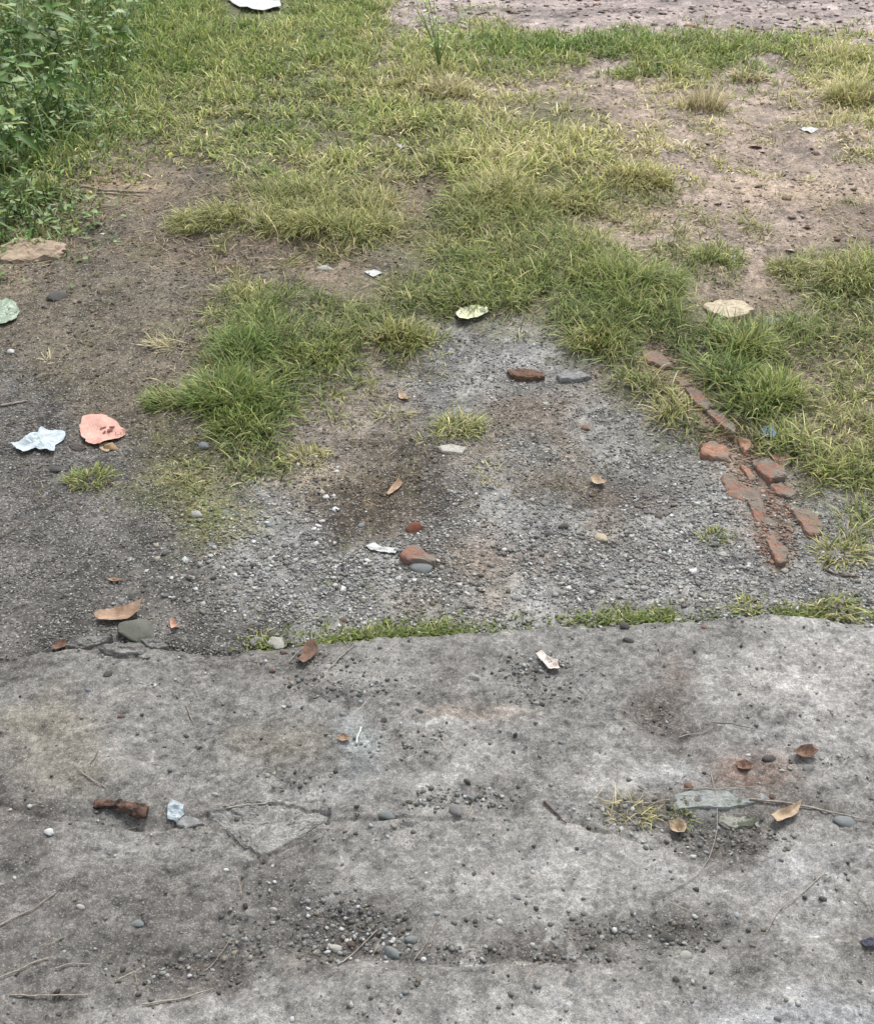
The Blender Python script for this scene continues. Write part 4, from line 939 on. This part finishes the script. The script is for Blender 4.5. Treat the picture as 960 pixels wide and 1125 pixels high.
cw = sheet('leaf_wrapper', [(500, 350), (506, 346), (520, 343), (534, 345), (536, 349), (528, 354), (514, 358), (504, 357)], CREAM, 'cream and yellow oval wrapper at the tip of the gravel', 'wrapper', .005, curl=.004, lift=.012)
sheet('plastic_scrap', [(402, 602), (412, 600), (424, 603), (438, 605), (434, 611), (422, 609), (408, 607)], WHITE, 'thin white plastic scrap left of the red brick fragment', 'plastic', .010, f=80)
sheet('plastic_scrap', [(836, 474), (842, 471), (852, 473), (855, 478), (848, 484), (838, 482)], BLUES, 'small blue plastic scrap in the grass beside the bricks', 'plastic', .014, f=80)
sheet('plastic_scrap', [(588, 728), (594, 724), (600, 731), (611, 736), (614, 744), (604, 746), (597, 739)], spot('pinkish_white', C(230, 222, 214), C(205, 188, 180), 80, .6), 'crumpled whitish scrap on the upper middle of the slab', 'scrap', .014, f=90)
sheet('plastic_scrap', [(186, 893), (192, 887), (203, 892), (204, 902), (196, 911), (186, 906)], spot('grey_blue_plastic', C(182, 194, 200), C(150, 160, 166), 80, .45, c3=C(215, 222, 224)), 'crumpled pale blue plastic beside the rust-brown piece', 'plastic', .018, f=80)
sheet('plastic_sheet', [(250, 8), (258, 5), (285, 6), (309, 9), (308, 15), (290, 19), (266, 17)], WHITE, 'white plastic sheet lying in far grass at the top', 'plastic', .02, f=14, step=.03, rings=6, lift=.008, thick=.002)
sheet('plastic_scrap', [(876, 146), (886, 143), (898, 147), (890, 151)], WHITE, 'white scrap on the pale soil at right', 'plastic', .01, f=40)
sheet('plastic_scrap', [(798, 42), (812, 39), (822, 43), (812, 47)], WHITE, 'white scrap at the near edge of the far soil', 'plastic', .015, f=30)
sheet('plastic_scrap', [(506, 46), (516, 44), (522, 48), (512, 51)], WHITE, 'small white scrap by the tall weed', 'plastic', .012, f=30)
sheet('plastic_scrap', [(435, 167), (444, 165), (450, 169), (440, 171)], WHITE, 'small white scrap in grass left of the yellow patch', 'plastic', .01, f=40)
sheet('plastic_scrap', [(400, 299), (410, 297), (421, 300), (410, 304)], WHITE, 'flat white chip in the grass above the left patch', 'plastic', .006, f=40)
# dead leaves
def leaf(ol, mat, label, cr=.006, curl=.012, lift=.003): return sheet('dead_leaf', ol, mat, label, 'leaf', cr * .8, .0005, lift, .005, 55, 8, curl * .5)
leaf([(103, 679), (112, 673), (135, 669), (158, 666), (153, 676), (140, 683), (120, 685), (108, 683)], LEAFT, 'long tan dead leaf at the slab edge on the left', .008, .022)
leaf([(424, 541), (430, 532), (438, 525), (443, 530), (434, 537), (427, 543)], LEAFT, 'narrow tan dead leaf on dark soil in the middle')
leaf([(437, 428), (443, 430), (451, 436), (443, 438), (438, 435)], LEAFP, 'small pale dead leaf above the gravel tuft')
leaf([(187, 684), (192, 683), (197, 692), (192, 694), (188, 691)], spot('pink_leaf', C(210, 170, 152), C(186, 142, 124), 60), 'tiny pinkish dead leaf right of the mottled stone')
leaf([(58, 713), (64, 706), (74, 705), (72, 712), (62, 716)], LEAFB, 'small brown dead leaf at the slab edge far left')
leaf([(118, 637), (126, 635), (136, 638), (126, 640)], LEAFT, 'thin tan leaf sliver on dark gravel at left')
leaf([(328, 735), (336, 718), (346, 714), (351, 722), (342, 734), (334, 738)], LEAFB, 'curled brown dead leaf below the slab edge weeds')
leaf([(369, 819), (378, 817), (386, 821), (383, 825), (373, 823)], LEAFT, 'small orange-tan leaf beside the white splinter')
leaf([(843, 908), (852, 900), (866, 896), (877, 893), (872, 904), (860, 910), (850, 915)], LEAFP, 'creased tan dead leaf right of the greenish flat stone', .010, .020)
leaf([(733, 912), (743, 909), (753, 913), (750, 923), (738, 922)], LEAFP, 'cream dead leaf curl below the half-dead tuft', .010, .014)
leaf([(867, 838), (876, 832), (888, 832), (896, 839), (886, 845), (873, 843)], LEAFB, 'red-brown curled leaf on the right of the slab', .010, .016)
leaf([(648, 525), (655, 522), (666, 529), (661, 532), (652, 530)], LEAFP, 'pale narrow leaf on the dark hollow in gravel')
leaf([(806, 846), (816, 843), (826, 848), (818, 856), (808, 853)], LEAFB, 'brown leaf shred above the flat grey stone', .006, .006)
for a, b, r_, l_ in ((313, 723, 11, 'red brick crumb left of the curled brown leaf'), (300, 745, 9, 'dark red crumb below the slab edge'), (135, 796, 7, 'small red crumb on the left of the slab'), (846, 884, 11, 'bright red crumb on the thick straw'),
                     (756, 872, 11, 'orange crumb on top of the flat grey stone'), (772, 697, 10, 'orange crumb at the slab edge on the right'), (378, 683, 10, 'red crumb in the slab edge weeds')):
    rock('brick_crumb', a, b, r_, BRICKO if 'orange' in l_ else BRICK, l_, 'brick')
for a, b, l_ in ((335, 179, 'yellow fallen fruit in grass, left of a pair'), (356, 192, 'pale yellow fallen fruit, lowest of the three in grass'), (425, 186, 'pale yellow fallen fruit beside the white scrap'), (187, 172, 'cream fallen fruit on straw at left'), (100, 214, 'yellow fallen fruit beside the straw bundle')):
    rock('fallen_fruit', a, b, 7, YELLOW, l_, 'fruit', hr=.9)
# rust-brown rotten piece: a bent hollow tube
def rusty():
    a, b = P(106, 893, .01), P(165, 899, .01); n = 34; V = []; F = []; s = 18
    for i in range(n):
        t = i / (n - 1); r = .0125 * (.55 + .5 * t if t < .5 else .82 + .12 * math.sin(t * 9)); r *= 1.0 if .03 < t < .97 else .85
        if abs(t - .36) < .04: r *= .72
        for k in range(s):
            an = k / s * 6.2832; q = r * (1 + 1.3 * float(fbm(np.array([t * 9.]), np.array([k * .9]), 1.3, 3, 3)[0] - .5))
            V.append((((b[0] - a[0]) * t), (b[1] - a[1]) * t + math.cos(an) * q * 1.15 + .005 * math.sin(t * 5), max(-.004, math.sin(an) * q * .62) + .004))
    for i in range(n - 1):
        for k in range(s): F.append((i * s + k, i * s + (k + 1) % s, (i + 1) * s + (k + 1) % s, (i + 1) * s + k))
    V += [(.004, 0, .006), (b[0] - a[0] - .004, b[1] - a[1], .006)]
    for k in range(s): F.append((len(V) - 2, (k + 1) % s, k)); F.append((len(V) - 1, (n - 1) * s + k, (n - 1) * s + (k + 1) % s))
    m = bpy.data.meshes.new('rotten_wood'); m.from_pydata(V, [], F); m.polygons.foreach_set('use_smooth', [True] * len(F)); m.materials.append(RUST)
    tag(link('rotten_wood', m, None, (a[0], a[1], top(*a) + .003)), 'rust-brown rotten piece of wood lying on the left of the slab', 'wood')
rusty()
chunk('flat_stone', [(194, 907), (206, 904), (222, 908), (226, 913), (208, 917), (196, 914)], .007, GREY, 'flat grey stone left of the cracked plate', 'stone')
# twigs and stems
TW = [([(0, 440), (14, 438), (29, 435)], .004, .003, TWIG, 'pale stick end at the left edge on brown soil'),
      ([(0, 1022), (35, 1003), (63, 984)], .0017, .0012, TWIG, 'thin pale twig slanting up from the left edge'),
      ([(-10, 1083), (30, 1066), (55, 1056)], .0018, .0012, TWIG, 'pale twig at the left edge in the lower corner'),
      ([(62, 1066), (82, 1062), (100, 1063)], .0016, .001, TWIG, 'short pale twig right of the corner twig'),
      ([(12, 1096), (55, 1095), (98, 1096)], .0018, .0013, TWIG, 'straight level twig near the bottom left'),
      ([(158, 1111), (200, 1104), (235, 1090)], .0019, .001, TWIG, 'twig curving up below the lower left grit'),
      ([(88, 849), (104, 859), (118, 868)], .0016, .001, TWIG, 'short pale twig above the rust-brown piece'),
      ([(100, 842), (105, 836), (109, 828)], .001, .0008, TWIGD, 'tiny dark twig crossing the short pale one'),
      ([(205, 774), (209, 786), (214, 797)], .0012, .0008, TWIG, 'tiny straight twig on the upper left slab'),
      ([(371, 1062), (392, 1044), (414, 1024)], .0016, .0009, TWIG, 'twig lying across the lower gravel drift'),
      ([(478, 1018), (468, 1040), (454, 1061)], .0009, .0007, TWIG, 'fine stem right of the largest pebble'),
      ([(545, 962), (552, 968)], .0008, .0006, TWIG, 'tiny stem bit in the middle of the slab'),
      ([(225, 1067), (243, 1050), (256, 1034)], .0009, .0007, TWIG, 'fine stem beside the long crack'),
      ([(361, 738), (374, 724), (391, 708)], .0016, .0009, TWIG, 'thin twig slanting to the slab edge'),
      ([(318, 728), (326, 718), (334, 709)], .0012, .0008, TWIG, 'short twig left of the curled brown leaf'),
      ([(249, 890), (272, 886), (293, 884)], .0022, .0016, TWIG, 'pale stick above the cracked plate'),
      ([(780, 850), (787, 880), (788, 910), (780, 940), (765, 965), (722, 990)], .0009, .0006, TWIG, 'long fine dead stem curving over the flat grey stone'),
      ([(905, 961), (880, 985), (856, 1000), (848, 1012), (840, 1030)], .0010, .0007, TWIG, 'fine bent stem on the lower right of the slab'),
      ([(822, 879), (860, 885), (910, 893), (965, 904)], .0028, .0014, TWIG, 'thick pale straw running to the right edge'),
      ([(750, 868), (790, 868), (830, 867)], .0012, .0009, TWIG, 'level straw behind the flat grey stone'),
      ([(686, 882), (710, 880), (735, 879)], .0014, .0009, TWIG, 'level straw over the half-dead tuft'),
      ([(745, 811), (768, 806), (786, 798)], .0012, .0008, TWIG, 'pale stem joining the dark forked twig'),
      ([(783, 795), (804, 796), (826, 802)], .0014, .0008, TWIGD, 'dark forked twig right of the dark stain'),
      ([(642, 857), (647, 845), (657, 833)], .0008, .0006, TWIG, 'fine curved stem left of the chalky spot'),
      ([(678, 860), (679, 850), (678, 841)], .0008, .0006, TWIG, 'short upright stem beside the chalky spot'),
      ([(720, 705), (725, 718), (727, 734)], .0008, .0006, TWIG, 'fine stem on the upper right of the slab'),
      ([(597, 882), (610, 893), (622, 905)], .0026, .0014, TWIGD, 'grey-brown stick in the crack left of the tuft'),
      ([(612, 770), (620, 758), (623, 750)], .0008, .0006, TWIG, 'fine stem below the whitish scrap'),
      ([(940, 982), (948, 994), (955, 1006)], .001, .0007, TWIG, 'short stem by the right edge'),
      ([(391, 820), (394, 810), (397, 802)], .0030, .0024, WHITE, 'white splinter beside the small orange-tan leaf'),
      ([(85, 205), (120, 207), (165, 208)], .006, .003, TWIG, 'pale straw bundle stem on brown soil at left, longest'),
      ([(95, 209), (130, 211), (158, 212)], .004, .002, TWIG, 'second pale straw below the longest one at left'),
      ([(25, 183), (45, 190), (60, 196)], .004, .002, TWIG, 'brownish stem at the foot of the bush'),
      ([(936, 505), (950, 503), (970, 503)], .004, .003, TWIG, 'pale stick at the right edge in the grass'),
      ([(0, 585), (12, 577), (24, 568)], .0015, .001, TWIGD, 'dark thin twig on gravel at the left edge'),
      ([(50, 713), (72, 711), (90, 708)], .0022, .0012, TWIG, 'tan twig lying along the slab edge at left'),
      ([(905, 618), (922, 625), (945, 628)], .003, .002, TWIGD, 'dark twig in the straggly tuft at right')]
for tpts, a, b, m_, l_ in TW: twig(tpts, a, b, m_, l_)
sheet('plastic_scrap', [(938, 1050), (950, 1046), (966, 1048), (966, 1056), (945, 1056)], spot('black_plastic', C(62, 66, 82), C(44, 46, 56), 80, .5), 'dark blue-black scrap at the right edge near the bottom', 'plastic', .006)
